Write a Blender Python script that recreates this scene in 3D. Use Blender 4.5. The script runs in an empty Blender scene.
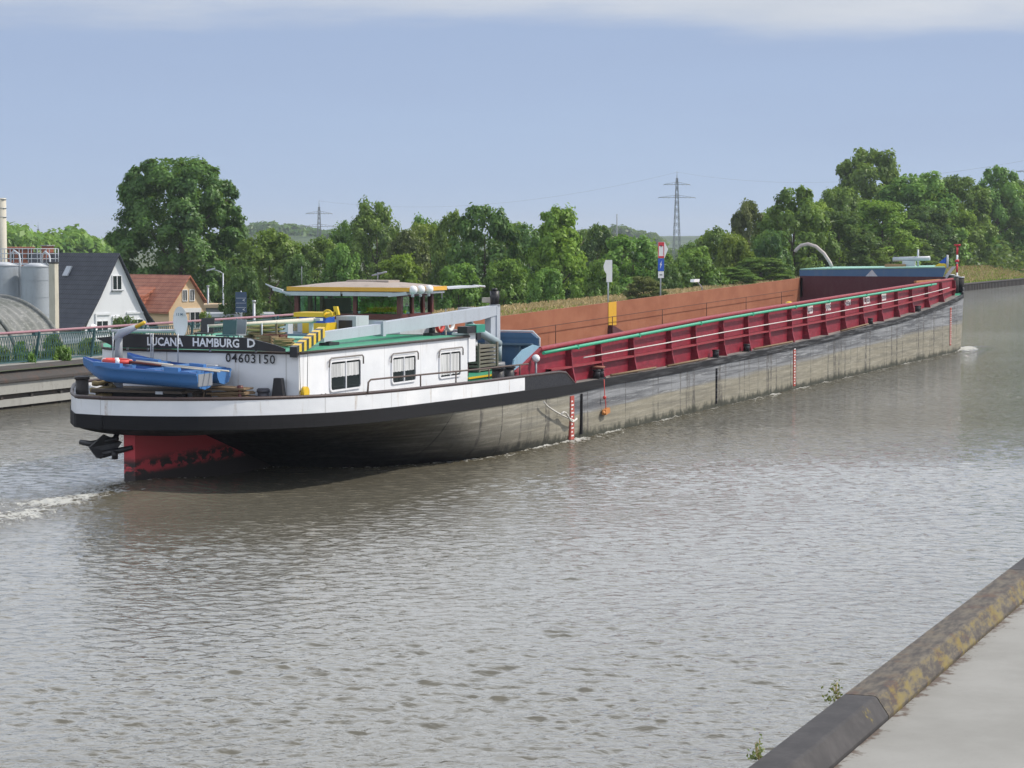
import bpy, math, random
import numpy as np
from mathutils import Vector, Matrix, noise
random.seed(7); rng=np.random.default_rng(7)
sc=bpy.context.scene
COL=sc.collection
# ------------------------------------------------------------------ camera
H=6.3; FPX=2300.0; CX,CY,HOR,VPX=512,384,240,1440
PITCH=math.atan((CY-HOR)/FPX); YAW=math.atan((VPX-CX)/FPX*math.cos(PITCH))
Fw=Vector((math.cos(YAW)*math.cos(PITCH),math.sin(YAW)*math.cos(PITCH),-math.sin(PITCH)))
Rt=Vector((math.sin(YAW),-math.cos(YAW),0)); Up=Rt.cross(Fw)
def ray(px,py): return Fw+Rt*((px-CX)/FPX)-Up*((py-CY)/FPX)
def atD(px,py,D): r=ray(px,py); return Vector((0,0,H))+r*D
def atX(px,py,x): r=ray(px,py); return Vector((0,0,H))+r*(x/r.x)
def atY(px,py,y): r=ray(px,py); return Vector((0,0,H))+r*(y/r.y)
def atZ(px,py,z): r=ray(px,py); return Vector((0,0,H))+r*((z-H)/r.z)
cam=bpy.data.cameras.new('camera'); co=bpy.data.objects.new('camera',cam); COL.objects.link(co)
cam.sensor_width=36; cam.lens=FPX/1024*36; cam.clip_end=12000; cam.clip_start=.5
co.matrix_world=Matrix(((Rt.x,Up.x,-Fw.x,0),(Rt.y,Up.y,-Fw.y,0),(Rt.z,Up.z,-Fw.z,H),(0,0,0,1)))
sc.camera=co
sc.view_settings.view_transform='Standard'; sc.view_settings.look='None'
sc.view_settings.exposure=0.0; sc.view_settings.gamma=1
# ------------------------------------------------------------------ materials
class NT:
    def __init__(s,name):
        m=bpy.data.materials.new(name); m.use_nodes=True; s.m=m; s.t=m.node_tree; s.n=s.t.nodes; s.n.clear()
        s.out=s.n.new('ShaderNodeOutputMaterial')
    def new(s,ty,**k):
        n=s.n.new(ty)
        for a,b in k.items(): setattr(n,a,b)
        return n
    def link(s,a,b): s.t.links.new(a,b)
    def setin(s,n,i,v):
        if hasattr(v,'is_output'): s.link(v,n.inputs[i])
        elif v is not None: n.inputs[i].default_value=v
    def obj(s): return s.new('ShaderNodeTexCoord').outputs['Object']
    def mapn(s,vec,sc_=(1,1,1),loc=(0,0,0),rot=(0,0,0)):
        n=s.new('ShaderNodeMapping'); s.link(vec,n.inputs[0]); n.inputs['Scale'].default_value=sc_; n.inputs['Location'].default_value=loc; n.inputs['Rotation'].default_value=rot; return n.outputs[0]
    def noise(s,vec,scale,detail=4,rough=.55,dist=0):
        n=s.new('ShaderNodeTexNoise'); s.link(vec,n.inputs['Vector']); n.inputs['Scale'].default_value=scale; n.inputs['Detail'].default_value=detail; n.inputs['Roughness'].default_value=rough; n.inputs['Distortion'].default_value=dist; return n.outputs['Fac']
    def ramp(s,f,lo,hi,a=0,b=1):
        n=s.new('ShaderNodeMapRange'); n.interpolation_type='SMOOTHSTEP'; s.setin(n,0,f); n.inputs[1].default_value=lo; n.inputs[2].default_value=hi; n.inputs[3].default_value=a; n.inputs[4].default_value=b; return n.outputs[0]
    def math(s,op,a,b=0,c=None):
        n=s.new('ShaderNodeMath',operation=op); s.setin(n,0,a); s.setin(n,1,b)
        if c is not None: s.setin(n,2,c)
        return n.outputs[0]
    def mix(s,f,a,b):
        n=s.new('ShaderNodeMix',data_type='RGBA'); s.setin(n,0,f); s.setin(n,6,c4(a)); s.setin(n,7,c4(b)); return n.outputs[2]
    def sep(s,v):
        n=s.new('ShaderNodeSeparateXYZ'); s.link(v,n.inputs[0]); return n.outputs
    def comb(s,x,y,z):
        n=s.new('ShaderNodeCombineXYZ'); s.setin(n,0,x); s.setin(n,1,y); s.setin(n,2,z); return n.outputs[0]
    def bump(s,h,strength=.3,dist=.02,nrm=None):
        n=s.new('ShaderNodeBump'); s.link(h,n.inputs['Height']); n.inputs['Strength'].default_value=strength; n.inputs['Distance'].default_value=dist
        if nrm is not None: s.link(nrm,n.inputs['Normal'])
        return n.outputs[0]
    def pbr(s,col,rough=.6,metal=0,nrm=None,**k):
        p=s.new('ShaderNodeBsdfPrincipled'); s.setin(p,'Base Color',c4(col)); s.setin(p,'Roughness',rough); s.setin(p,'Metallic',metal)
        if nrm is not None: s.link(nrm,p.inputs['Normal'])
        for a,b in k.items(): s.setin(p,a,b)
        s.link(p.outputs[0],s.out.inputs[0]); return p
def c4(v):
    if isinstance(v,(tuple,list)): return (v[0],v[1],v[2],1)
    return v
def mul(c,k): return tuple(x*k for x in c)
MATS={}
def paint(name,col,rough=.55,metal=0,dirt=.25,dirtcol=(.10,.075,.05),scale=1.5,bump=.15,streak=True):
    if name in MATS: return MATS[name]
    t=NT(name); o=t.obj()
    v=t.mapn(o,(1,1,.25 if streak else 1))
    n1=t.noise(v,scale*2,6,.65); n2=t.noise(o,scale*9,4,.6)
    d=t.ramp(n1,.48,.78,0,dirt); d2=t.ramp(n2,.55,.8,0,dirt*.6)
    f=t.math('ADD',d,d2)
    c=t.mix(f,col,dirtcol)
    c=t.mix(t.ramp(t.noise(o,scale*.6,3),.3,.7,0,.25),c,mul(col,.72))
    t.pbr(c,t.ramp(n2,.3,.7,rough-.08,min(1,rough+.12)),metal,t.bump(n2,bump,.01))
    MATS[name]=t.m; return t.m
M={}
M['white']=paint('white_paint',(.80,.81,.83),.4,dirt=.14,dirtcol=(.35,.3,.24))
M['lightgrey']=paint('light_grey_paint',(.50,.53,.57),.4,dirt=.25)
M['grey']=paint('grey_paint',(.26,.28,.31),.5,dirt=.3)
M['green']=paint('green_deck_paint',(.035,.30,.17),.55,dirt=.45,dirtcol=(.10,.14,.10))
M['greenpipe']=paint('green_pipe_paint',(.03,.36,.20),.4,dirt=.2)
M['black']=paint('black_paint',(.014,.014,.018),.45,dirt=.25,dirtcol=(.07,.06,.055))
M['rust']=paint('rusty_steel',(.30,.105,.05),.85,dirt=.5,dirtcol=(.38,.17,.10),scale=.6)
M['red']=paint('dark_red_paint',(.24,.010,.022),.5,dirt=.4,dirtcol=(.10,.02,.025))
M['redcap']=paint('faded_red_paint',(.27,.022,.034),.6,dirt=.45,dirtcol=(.30,.13,.12))
M['maroon']=paint('maroon_hold_paint',(.075,.02,.028),.8,dirt=.4,dirtcol=(.10,.05,.05))
M['blue']=paint('blue_steel_paint',(.05,.13,.25),.5,dirt=.4,dirtcol=(.12,.17,.22))
M['bluegrey']=paint('blue_grey_paint',(.10,.17,.24),.6,dirt=.3)
M['palegreen']=paint('pale_green_paint',(.25,.50,.40),.6,dirt=.3,dirtcol=(.3,.35,.3))
M['yellow']=paint('yellow_paint',(.72,.47,.02),.45,dirt=.12)
M['orangeyellow']=paint('amber_paint',(.75,.40,.05),.5,dirt=.12)
M['brown']=paint('brown_wood_varnish',(.12,.030,.026),.4,dirt=.2)
M['redbrown']=paint('red_brown_frame_paint',(.13,.03,.02),.45,dirt=.2)
M['roofbeige']=paint('weathered_roof_skin',(.40,.34,.30),.8,dirt=.4,streak=False)
M['plastblue']=paint('blue_plastic',(.06,.19,.46),.35,dirt=.25,dirtcol=(.08,.16,.32))
M['plastblue2']=paint('dark_blue_plastic',(.02,.07,.27),.4,dirt=.25,dirtcol=(.04,.08,.2))
M['wood']=paint('weathered_wood',(.22,.15,.085),.9,dirt=.5,dirtcol=(.08,.06,.045))
M['rope']=paint('old_rope',(.25,.19,.09),.95,dirt=.5,dirtcol=(.08,.06,.03),scale=6)
M['palebeige']=paint('bleached_pole',(.62,.57,.48),.6,dirt=.3)
M['orange']=paint('orange_float',(.75,.22,.03),.5,dirt=.3)
M['redlife']=paint('red_lifebuoy',(.62,.06,.05),.5,dirt=.1)
M['flagblue']=paint('flag_blue',(.01,.08,.42),.6,dirt=.05)
M['concrete']=paint('pale_concrete',(.33,.33,.31),.9,dirt=.8,dirtcol=(.16,.15,.13),scale=1.2)
M['darkconc']=paint('dark_stained_concrete',(.06,.055,.052),.9,dirt=.4,dirtcol=(.16,.07,.04))
M['tealrail']=paint('teal_railing_paint',(.035,.10,.11),.5,dirt=.3)
M['pinkrail']=paint('faded_pink_rail_paint',(.33,.17,.20),.6,dirt=.4,dirtcol=(.4,.3,.3))
M['galv']=paint('galvanised_steel',(.42,.45,.49),.45,metal=.3,dirt=.35,dirtcol=(.2,.2,.2))
M['silo']=paint('silo_aluminium',(.38,.42,.47),.5,metal=.2,dirt=.5,dirtcol=(.20,.21,.23),scale=.5)
M['cream']=paint('cream_render',(.70,.52,.33),.9,dirt=.25,dirtcol=(.4,.3,.2),scale=.4)
M['creamcol']=paint('cream_concrete',(.55,.52,.44),.9,dirt=.25)
M['whitewall']=paint('white_render',(.74,.76,.79),.9,dirt=.2,dirtcol=(.5,.5,.48),scale=.3)
M['darkframe']=paint('dark_window_frame',(.03,.03,.035),.5)
M['bark']=paint('tree_bark',(.09,.07,.05),.95,dirt=.5,dirtcol=(.04,.03,.02))
M['signwhite']=paint('sign_white',(.78,.79,.80),.5,dirt=.08,bump=0)
M['signred']=paint('sign_red',(.60,.03,.05),.5,dirt=.05,bump=0)
M['signblue']=paint('sign_blue',(.01,.09,.50),.5,dirt=.05,bump=0)
M['steel']=paint('pylon_steel',(.20,.22,.23),.6,dirt=.1,bump=0)
M['brick']=paint('red_fired_brick',(.30,.10,.06),.9,dirt=.3)
M['rubber']=paint('black_rubber',(.012,.012,.012),.8,dirt=.3,dirtcol=(.05,.045,.04))
def lace():
    t=NT('lace_curtain'); o=t.obj(); n=t.noise(t.mapn(o,(1,1,.03)),16,4,.7); n2=t.noise(o,30,3)
    t.pbr(t.mix(t.ramp(n,.35,.65,0,1),(.66,.67,.67),t.mix(n2,(.25,.26,.27),(.45,.46,.46))),.95); return t.m
M['curtain']=lace()
def glassmat():
    t=NT('dark_window_glass'); t.pbr((.02,.028,.03),.06,0,None,**{'IOR':1.5}); return t.m
M['glass']=glassmat()
def cabglass():
    t=NT('tinted_cabin_glass'); 
    g=t.new('ShaderNodeBsdfGlossy'); g.inputs['Roughness'].default_value=.03
    tr=t.new('ShaderNodeBsdfTransparent'); tr.inputs[0].default_value=(.60,.88,.80,1)
    fr=t.new('ShaderNodeFresnel'); fr.inputs[0].default_value=1.5
    mx=t.new('ShaderNodeMixShader'); t.link(t.math('ADD',fr.outputs[0],.04),mx.inputs[0]); t.link(tr.outputs[0],mx.inputs[1]); t.link(g.outputs[0],mx.inputs[2]); t.link(mx.outputs[0],t.out.inputs[0]); return t.m
M['cabglass']=cabglass()
def tiles(name,col,col2,sx,sz):
    t=NT(name); o=t.obj(); s=t.sep(o)
    # courses along the local height, tile joints across
    w=t.math('FRACT',t.math('MULTIPLY',s[2],sz)); u=t.math('FRACT',t.math('MULTIPLY',t.math('ADD',s[0],s[1]),sx))
    h=t.math('MULTIPLY',t.ramp(w,0,.25),t.ramp(t.math('ABSOLUTE',t.math('SUBTRACT',u,.5)),.5,.3))
    n=t.noise(o,1.2,4)
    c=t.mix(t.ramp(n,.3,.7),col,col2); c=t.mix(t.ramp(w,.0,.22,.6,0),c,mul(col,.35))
    t.pbr(c,.6,0,t.bump(h,.8,.04)); return t.m
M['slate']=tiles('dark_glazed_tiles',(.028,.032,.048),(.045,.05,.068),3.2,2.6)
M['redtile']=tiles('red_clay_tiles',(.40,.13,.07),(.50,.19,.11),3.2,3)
def corr():
    t=NT('corrugated_fibre_cement'); o=t.obj()
    n=t.noise(o,.8,5); n2=t.noise(o,7,4)
    c=t.mix(t.ramp(n,.35,.7),(.22,.225,.215),(.13,.14,.125)); c=t.mix(t.ramp(n2,.5,.75,0,.6),c,(.42,.42,.40))
    t.pbr(c,.9,0,t.bump(n2,.3,.02)); return t.m
M['corr']=corr()
# hull paint: black aft, scraped grey-beige steel along the side, streaks and wet weed at the waterline
HX=90.0
def hullmat():
    t=NT('scraped_hull_steel'); o=t.obj(); s=t.sep(o); x=s[0]; z=s[2]
    lon=t.noise(t.mapn(o,(.10,.1,3.2)),1.6,7,.7)           # long horizontal scrapes
    lon2=t.noise(t.mapn(o,(.5,.5,9)),1.3,6,.7)
    ver=t.noise(t.mapn(o,(1.5,.1,.12)),1.2,5,.6)           # vertical run-down streaks
    spk=t.noise(o,5,5,.65)
    beige=t.mix(t.ramp(lon,.35,.68),(.27,.25,.195),(.18,.17,.14))
    beige=t.mix(t.ramp(lon2,.42,.72,0,.8),beige,(.36,.34,.28))
    grey=t.mix(t.ramp(lon,.38,.62),(.10,.105,.115),(.26,.27,.285))
    grey=t.mix(t.ramp(lon2,.54,.68,0,.8),grey,(.36,.37,.38))
    # height above a line that climbs gently towards the bow
    hh=t.math('SUBTRACT',z,t.math('MULTIPLY',t.math('ADD',x,20),.0135))
    hn=t.math('ADD',hh,t.math('MULTIPLY',t.math('SUBTRACT',lon,.5),.5))
    forw=t.ramp(x,-22.8,-22.6,0,1)
    c=t.mix(t.math('MULTIPLY',t.ramp(hn,.72,.92),t.math('ADD',t.math('MULTIPLY',forw,.9),.1)),beige,grey)
    # plate seams: narrow dark verticals
    vx=t.math('FRACT',t.math('MULTIPLY',t.math('ADD',x,t.math('MULTIPLY',t.noise(t.mapn(o,(.12,0,0)),2,2),3)),.28))
    seam=t.math('MULTIPLY',t.ramp(t.math('ABSOLUTE',t.math('SUBTRACT',vx,.5)),.02,.004,0,.75),t.ramp(spk,.35,.55))
    c=t.mix(seam,c,(.05,.048,.045))
    c=t.mix(t.math('MULTIPLY',t.ramp(ver,.55,.66,0,.85),t.ramp(spk,.3,.6)),c,(.08,.075,.07))
    # weed at waterline
    wl=t.math('ADD',z,t.math('MULTIPLY',t.math('SUBTRACT',ver,.5),-.45))
    c=t.mix(t.ramp(t.math('ADD',wl,t.math('MULTIPLY',t.math('SUBTRACT',spk,.5),.5)),.34,.08,0,.92),c,(.035,.038,.028))
    # black anti-corrosion paint aft, worn away forward
    e=t.math('ADD',x,t.math('MULTIPLY',t.math('SUBTRACT',lon,.5),11)); e=t.math('SUBTRACT',e,t.math('MULTIPLY',t.math('SUBTRACT',.9,z),5))
    c=t.mix(t.ramp(e,-36,-25,1,0),c,t.mix(t.ramp(lon2,.5,.75,0,.7),(.010,.010,.013),(.055,.053,.053)))
    bmp=t.math('ADD',t.math('MULTIPLY',lon,.6),t.math('MULTIPLY',spk,.3))
    t.pbr(c,t.ramp(spk,.3,.7,.65,.85),0,t.bump(bmp,.6,.04),**{'Specular IOR Level':.25}); return t.m
M['hull']=hullmat()
def whiteplate():
    t=NT('weathered_white_plate'); o=t.obj(); s=t.sep(o); n=t.noise(t.mapn(o,(1.6,1.6,.18)),2.2,6,.65); n2=t.noise(o,6,5,.65); n3=t.noise(o,.8,4)
    c=t.mix(t.ramp(n3,.3,.7),(.70,.72,.75),(.80,.81,.83))
    c=t.mix(t.ramp(n,.57,.72,0,.45),c,(.42,.36,.28)); c=t.mix(t.math('MULTIPLY',t.ramp(n,.62,.70,0,.6),t.ramp(n2,.5,.62)),c,(.24,.11,.05))
    u=t.math('FRACT',t.math('MULTIPLY',t.math('ADD',s[0],t.math('MULTIPLY',s[1],.7)),.42)); c=t.mix(t.ramp(t.math('ABSOLUTE',t.math('SUBTRACT',u,.5)),.008,.002,0,.5),c,(.3,.29,.28))
    dent=t.noise(t.mapn(o,(1,1,1.4)),1.3,2)
    t.pbr(c,t.ramp(n2,.3,.7,.35,.55),0,t.bump(dent,.35,.05)); return t.m
M['whiteplate']=whiteplate()
def rubband():
    t=NT('worn_black_strake'); o=t.obj(); lon=t.noise(t.mapn(o,(.25,.25,7)),1.6,7,.7); x=t.sep(o)[0]
    f=t.math('MULTIPLY',t.ramp(lon,.46,.66),t.ramp(x,-26,5,.0,.9))
    c=t.mix(f,(.010,.010,.012),(.17,.175,.185)); t.pbr(c,.75,0,t.bump(lon,.4,.02),**{'Specular IOR Level':.25}); return t.m
M['strake']=rubband()
def redfoul():
    t=NT('red_antifouling'); o=t.obj(); s=t.sep(o); n=t.noise(t.mapn(o,(1,1,2)),2.2,6,.7)
    f=t.ramp(t.math('ADD',n,t.math('MULTIPLY',s[2],-.35)),.24,.30)
    band=t.math('MULTIPLY',t.ramp(s[2],.95,.7),t.ramp(n,.45,.53))
    c=t.mix(band,(.52,.05,.065),(.03,.02,.02)); c=t.mix(t.ramp(s[2],.55,.40),c,(.03,.022,.022)); t.pbr(c,.6,0,t.bump(n,.4,.02)); return t.m
M['redfoul']=redfoul()
def sidedeck():
    t=NT('worn_deck_plate'); o=t.obj(); n=t.noise(t.mapn(o,(.6,1,1)),2,6,.7)
    c=t.mix(t.ramp(n,.4,.65),(.13,.13,.13),(.27,.25,.22)); t.pbr(c,.8,0,t.bump(n,.4,.02)); return t.m
M['deck']=sidedeck()
def redpanel():
    t=NT('dusty_red_coaming'); o=t.obj(); n=t.noise(t.mapn(o,(1,1,2.2)),2.4,7,.7); n2=t.noise(o,.35,3)
    c=t.mix(t.ramp(n,.35,.75),(.17,.004,.016),(.30,.011,.032)); c=t.mix(t.math('MULTIPLY',t.ramp(n,.54,.72,0,.45),t.ramp(n2,.45,.62)),c,(.34,.12,.13))
    t.pbr(c,.55,0,t.bump(n,.3,.02)); return t.m
M['redpanel']=redpanel()
def rustwall():
    t=NT('rusty_hold_plating'); o=t.obj(); n=t.noise(t.mapn(o,(.5,1,1)),1.1,7,.65); n2=t.noise(t.mapn(o,(2.5,1,.2)),2,4); s=t.sep(o)
    c=t.mix(t.ramp(n,.3,.7),(.235,.080,.036),(.30,.118,.060)); c=t.mix(t.ramp(n2,.55,.75,0,.4),c,(.24,.07,.04))
    t.pbr(c,.85,0,t.bump(n,.3,.02)); return t.m
M['rustwall']=rustwall()
# ------------------------------------------------------------------ mesh builder
class MB:
    def __init__(s): s.v=[]; s.f=[]; s.m=[]; s.sm=[]; s.mats=[]; s.cur=0
    def mat(s,m):
        if isinstance(m,str): m=M[m]
        if m not in s.mats: s.mats.append(m)
        s.cur=s.mats.index(m); return s
    def face(s,idx,smooth=False): s.f.append(tuple(idx)); s.m.append(s.cur); s.sm.append(smooth)
    def add(s,vs): b=len(s.v); s.v.extend([tuple(p) for p in vs]); return b
    def box(s,x0,x1,y0,y1,z0,z1):
        b=s.add([(x0,y0,z0),(x1,y0,z0),(x1,y1,z0),(x0,y1,z0),(x0,y0,z1),(x1,y0,z1),(x1,y1,z1),(x0,y1,z1)])
        for q in ((0,3,2,1),(4,5,6,7),(0,1,5,4),(1,2,6,5),(2,3,7,6),(3,0,4,7)): s.face([b+i for i in q])
        return s
    def obox(s,c,ax,ay,az):   # oriented box: centre, half-vectors
        c=Vector(c); ax=Vector(ax); ay=Vector(ay); az=Vector(az)
        b=s.add([c+ax*i+ay*j+az*k for k in (-1,1) for i,j in ((-1,-1),(1,-1),(1,1),(-1,1))])
        for q in ((0,3,2,1),(4,5,6,7),(0,1,5,4),(1,2,6,5),(2,3,7,6),(3,0,4,7)): s.face([b+i for i in q])
        return s
    def cyl(s,p0,p1,r0,r1=None,n=10,cap=True,smooth=True):
        p0=Vector(p0); p1=Vector(p1); r1=r0 if r1 is None else r1
        d=(p1-p0).normalized(); a=d.orthogonal().normalized(); c=d.cross(a)
        ring=[a*math.cos(2*math.pi*i/n)+c*math.sin(2*math.pi*i/n) for i in range(n)]
        b=s.add([p0+q*r0 for q in ring]+[p1+q*r1 for q in ring])
        for i in range(n): j=(i+1)%n; s.face([b+i,b+j,b+n+j,b+n+i],smooth)
        if cap: s.face([b+i for i in reversed(range(n))]); s.face([b+n+i for i in range(n)])
        return s
    def tube(s,pts,r,n=6,cap=True):
        pts=[Vector(p) for p in pts]; rings=[]; up=None
        for i,p in enumerate(pts):
            d=(pts[min(i+1,len(pts)-1)]-pts[max(i-1,0)]).normalized()
            if up is None: up=d.orthogonal().normalized()
            a=(up-d*up.dot(d)).normalized(); up=a; c=d.cross(a)
            rr=r[i] if isinstance(r,(list,tuple)) else r
            rings.append(s.add([p+(a*math.cos(2*math.pi*k/n)+c*math.sin(2*math.pi*k/n))*rr for k in range(n)]))
        for A,B in zip(rings,rings[1:]):
            for k in range(n): j=(k+1)%n; s.face([A+k,A+j,B+j,B+k],True)
        if cap: s.face([rings[0]+k for k in reversed(range(n))]); s.face([rings[-1]+k for k in range(n)])
        return s
    def prism(s,poly,ext):     # polygon of 3D points extruded by vector
        ext=Vector(ext); n=len(poly); poly=[Vector(p) for p in poly]
        b=s.add(poly+[p+ext for p in poly])
        s.face([b+i for i in range(n)]); s.face([b+n+i for i in reversed(range(n))])
        for i in range(n): j=(i+1)%n; s.face([b+j,b+i,b+n+i,b+n+j])
        return s
    def quad(s,a,b_,c,d,smooth=False): b=s.add([a,b_,c,d]); s.face([b,b+1,b+2,b+3],smooth); return s
    def grid(s,P,smooth=True,flip=False,matfn=None):
        nr=len(P); nc=len(P[0]); b=s.add([p for row in P for p in row])
        for i in range(nr-1):
            for j in range(nc-1):
                q=[b+i*nc+j,b+i*nc+j+1,b+(i+1)*nc+j+1,b+(i+1)*nc+j]
                if flip: q.reverse()
                if matfn: s.mat(matfn(i,j))
                s.face(q,smooth)
        return s
    def ball(s,c,r,sx=1,sy=1,sz=1,n=8):
        P=[]
        for i in range(n+1):
            th=math.pi*i/n; P.append([(c[0]+r*sx*math.sin(th)*math.cos(2*math.pi*j/(n*2)),c[1]+r*sy*math.sin(th)*math.sin(2*math.pi*j/(n*2)),c[2]-r*sz*math.cos(th)) for j in range(n*2+1)])
        return s.grid(P,True)
ORG={}
def put(o,parent=None,org=None):
    COL.objects.link(o)
    if parent is not None: o.parent=parent
    return o
def tag(o,label=None,cat=None,group=None,kind=None):
    if label: o['label']=label
    if cat: o['category']=cat
    if group: o['group']=group
    if kind: o['kind']=kind
    return o
def thing(name,loc,label,cat,group=None,rz=0):
    o=bpy.data.objects.new(name,None); o.empty_display_size=.3; o.location=loc; o.rotation_euler=(0,0,rz); put(o); ORG[o.name]=Vector(loc); tag(o,label,cat,group); return o
def thingL(name,loc,label,cat,group=None,rz=0):      # parts given in local coordinates
    o=thing(name,loc,label,cat,group,rz); ORG[o.name]=Vector((0,0,0)); return o
def build(name,mb,parent=None,org=None,mat=None):
    if mat is not None and not mb.mats: mb.mats=[M[mat] if isinstance(mat,str) else mat]
    me=bpy.data.meshes.new(name)
    O=ORG[parent.name] if parent is not None else (Vector(org) if org is not None else Vector((0,0,0)))
    me.from_pydata([(v[0]-O.x,v[1]-O.y,v[2]-O.z) for v in mb.v],[],mb.f)
    for m in mb.mats: me.materials.append(m)
    if mb.f:
        me.polygons.foreach_set('material_index',mb.m); me.polygons.foreach_set('use_smooth',mb.sm)
    me.update(); o=bpy.data.objects.new(name,me); put(o,parent)
    if parent is None: o.location=O
    ORG[o.name]=O
    return o
def lab(o,l): o['label']=l; return o
def copy_tree(o,parent=None):
    c=o.copy(); COL.objects.link(c); c.parent=parent
    for ch in [x for x in bpy.data.objects if x.parent==o]: copy_tree(ch,c)
    return c
def mB(m=None):
    b=MB()
    if m: b.mat(m)
    return b
def text_into(mb,txt,origin,xdir,ydir,height,width=None,ext=.004,spacing=1.0,bold=.012):
    cu=bpy.data.curves.new('t','FONT'); cu.body=txt; cu.size=1; cu.extrude=0; cu.resolution_u=2; cu.space_character=spacing; cu.offset=bold
    ob=bpy.data.objects.new('t',cu); COL.objects.link(ob); dg=bpy.context.evaluated_depsgraph_get(); dg.update()
    me=ob.evaluated_get(dg).to_mesh(); vs=[tuple(v.co) for v in me.vertices]; fs=[tuple(p.vertices) for p in me.polygons]
    xs=[v[0] for v in vs]; ys=[v[1] for v in vs]; x0,x1,y0,y1=min(xs),max(xs),min(ys),max(ys)
    k=height/(y1-y0); kx=k if width is None else width/(x1-x0)
    X=Vector(xdir); Y=Vector(ydir); N=X.cross(Y); O=Vector(origin)
    b=mb.add([O+X*((v[0]-x0)*kx)+Y*((v[1]-y0)*k)+N*ext for v in vs])
    for f in fs: mb.face([b+i for i in f])
    ob.evaluated_get(dg).to_mesh_clear(); bpy.data.objects.remove(ob); bpy.data.curves.remove(cu)
def lerp_tab(tab):
    def f(x):
        if x<=tab[0][0]: return tab[0][1]
        for (a,b),(c,d) in zip(tab,tab[1:]):
            if x<=c: return b+(d-b)*(x-a)/(c-a)
        return tab[-1][1]
    return f
# ================================================================== SETTING
bankY=lerp_tab([(-4000,49.5),(110,49.5),(290,55.0),(6000,55.0)])
def mat_water():
    t=NT('canal_water'); o=t.obj()
    at=t.new('ShaderNodeAttribute',attribute_name='foam').outputs['Fac']
    big=t.noise(t.mapn(o,(1,1,1),rot=(0,0,.5)),.60,3,.5,.3)
    med=t.noise(t.mapn(o,(1.25,1.0,1),rot=(0,0,-.38)),2.3,3,.55,.8)
    fin=t.noise(t.mapn(o,(1.2,1,1),rot=(0,0,-.38)),6.5,3,.6,.5)
    gust=t.ramp(t.noise(o,.05,3),.35,.65,.75,1.25)
    h=t.math('ADD',t.math('MULTIPLY',big,.22),t.math('ADD',t.math('MULTIPLY',med,.30),t.math('MULTIPLY',fin,.085)))
    h=t.math('MULTIPLY',h,gust)
    calm=t.new('ShaderNodeAttribute',attribute_name='calm').outputs['Fac']
    h=t.math('MULTIPLY',h,t.math('SUBTRACT',1.0,calm))
    turb=t.noise(o,5,6,.75,1.2)
    fn=t.noise(o,3.5,7,.78,.8)
    fac=t.math('MULTIPLY',at,1.0)
    th=t.math('SUBTRACT',1.0,fac)
    foam=t.math('MULTIPLY',t.ramp(t.math('SUBTRACT',fn,t.math('MULTIPLY',th,.62)),.10,.26),t.ramp(at,.02,.2))
    h2=t.math('ADD',h,t.math('MULTIPLY',t.math('MULTIPLY',turb,at),.12))
    nrm=t.bump(h2,1.0,1.0)
    col=t.mix(foam,t.mix(t.ramp(at,.0,.6),(.145,.135,.105),(.075,.060,.028)),(.60,.60,.56))
    t.pbr(col,t.math('ADD',.05,t.math('MULTIPLY',foam,.6)),0,nrm,**{'IOR':1.42})
    return t.m
M['water']=mat_water()
def axis_pts(a,b,fa,fb,fine,coarse):
    p=[];x=a
    while x<b:
        p.append(x)
        d=0 if fa<=x<=fb else min(abs(x-fa),abs(x-fb)); x+=fine+d*coarse
    p.append(b); return p
# ---- hull shape functions (world frame, canal axis = +X, port = +Y)
CYB=30.2
zd=lerp_tab([(48,2.03),(54,1.96),(60,1.87),(67.8,1.79),(78,1.79),(84,1.85),(94,1.95),(100,2.03),(107,2.19),(114.5,2.36),(122,2.62),(127.5,2.92),(131,3.2),(137,3.42)])
bfar=lerp_tab([(48.25,0),(48.5,.95),(49.7,1.84),(51,2.68),(52,3.3),(53,3.92),(54,4.45),(55,4.8),(56,4.98),(57.5,5.05)])
def bgun(x,s=-1):
    if x<57.5 and s>0: return bfar(x)
    if x<57: 
        u=max(0,min(1,(57-x)/8.75)); return 5.05*max(0,(1-u**3.3))**.5
    if x>129:
        u=min(1,(x-129)/8.0); return 5.05*max(0,(1-u**3))**.5
    return 5.05
zbot=lerp_tab([(48.25,1.78),(49.0,1.5),(49.6,1.42),(52.4,1.36),(56.8,-.02),(57.3,-.6),(140,-.6)])
pexp=lerp_tab([(48,.42),(52,.5),(56,.62),(57.6,.42),(60,.15),(62,.05),(66,.02),(70,.0),(128,.0),(137,.03)])
def bz(x,z,b=None,s=-1):
    b=bgun(x,s) if b is None else b
    zt=zd(x)-.35; zb=zbot(x)
    if z>=zt: return b
    t=max(0,(z-zb)/(zt-zb)); p=pexp(x)
    if x>57.0 and x<72:
        t0=max(.02,(0-zb)/(zt-zb)); r0=t0**p
        if z>=0: zz=z/zt; k=min(1,(x-57.0)/3.0); k=k*k*(3-2*k); return b*(k*(r0+(1-r0)*(1-(1-zz)**2.6)**.55)+(1-k)*t**p)
    return b*(t**p if p>0 else 1)*1
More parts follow.
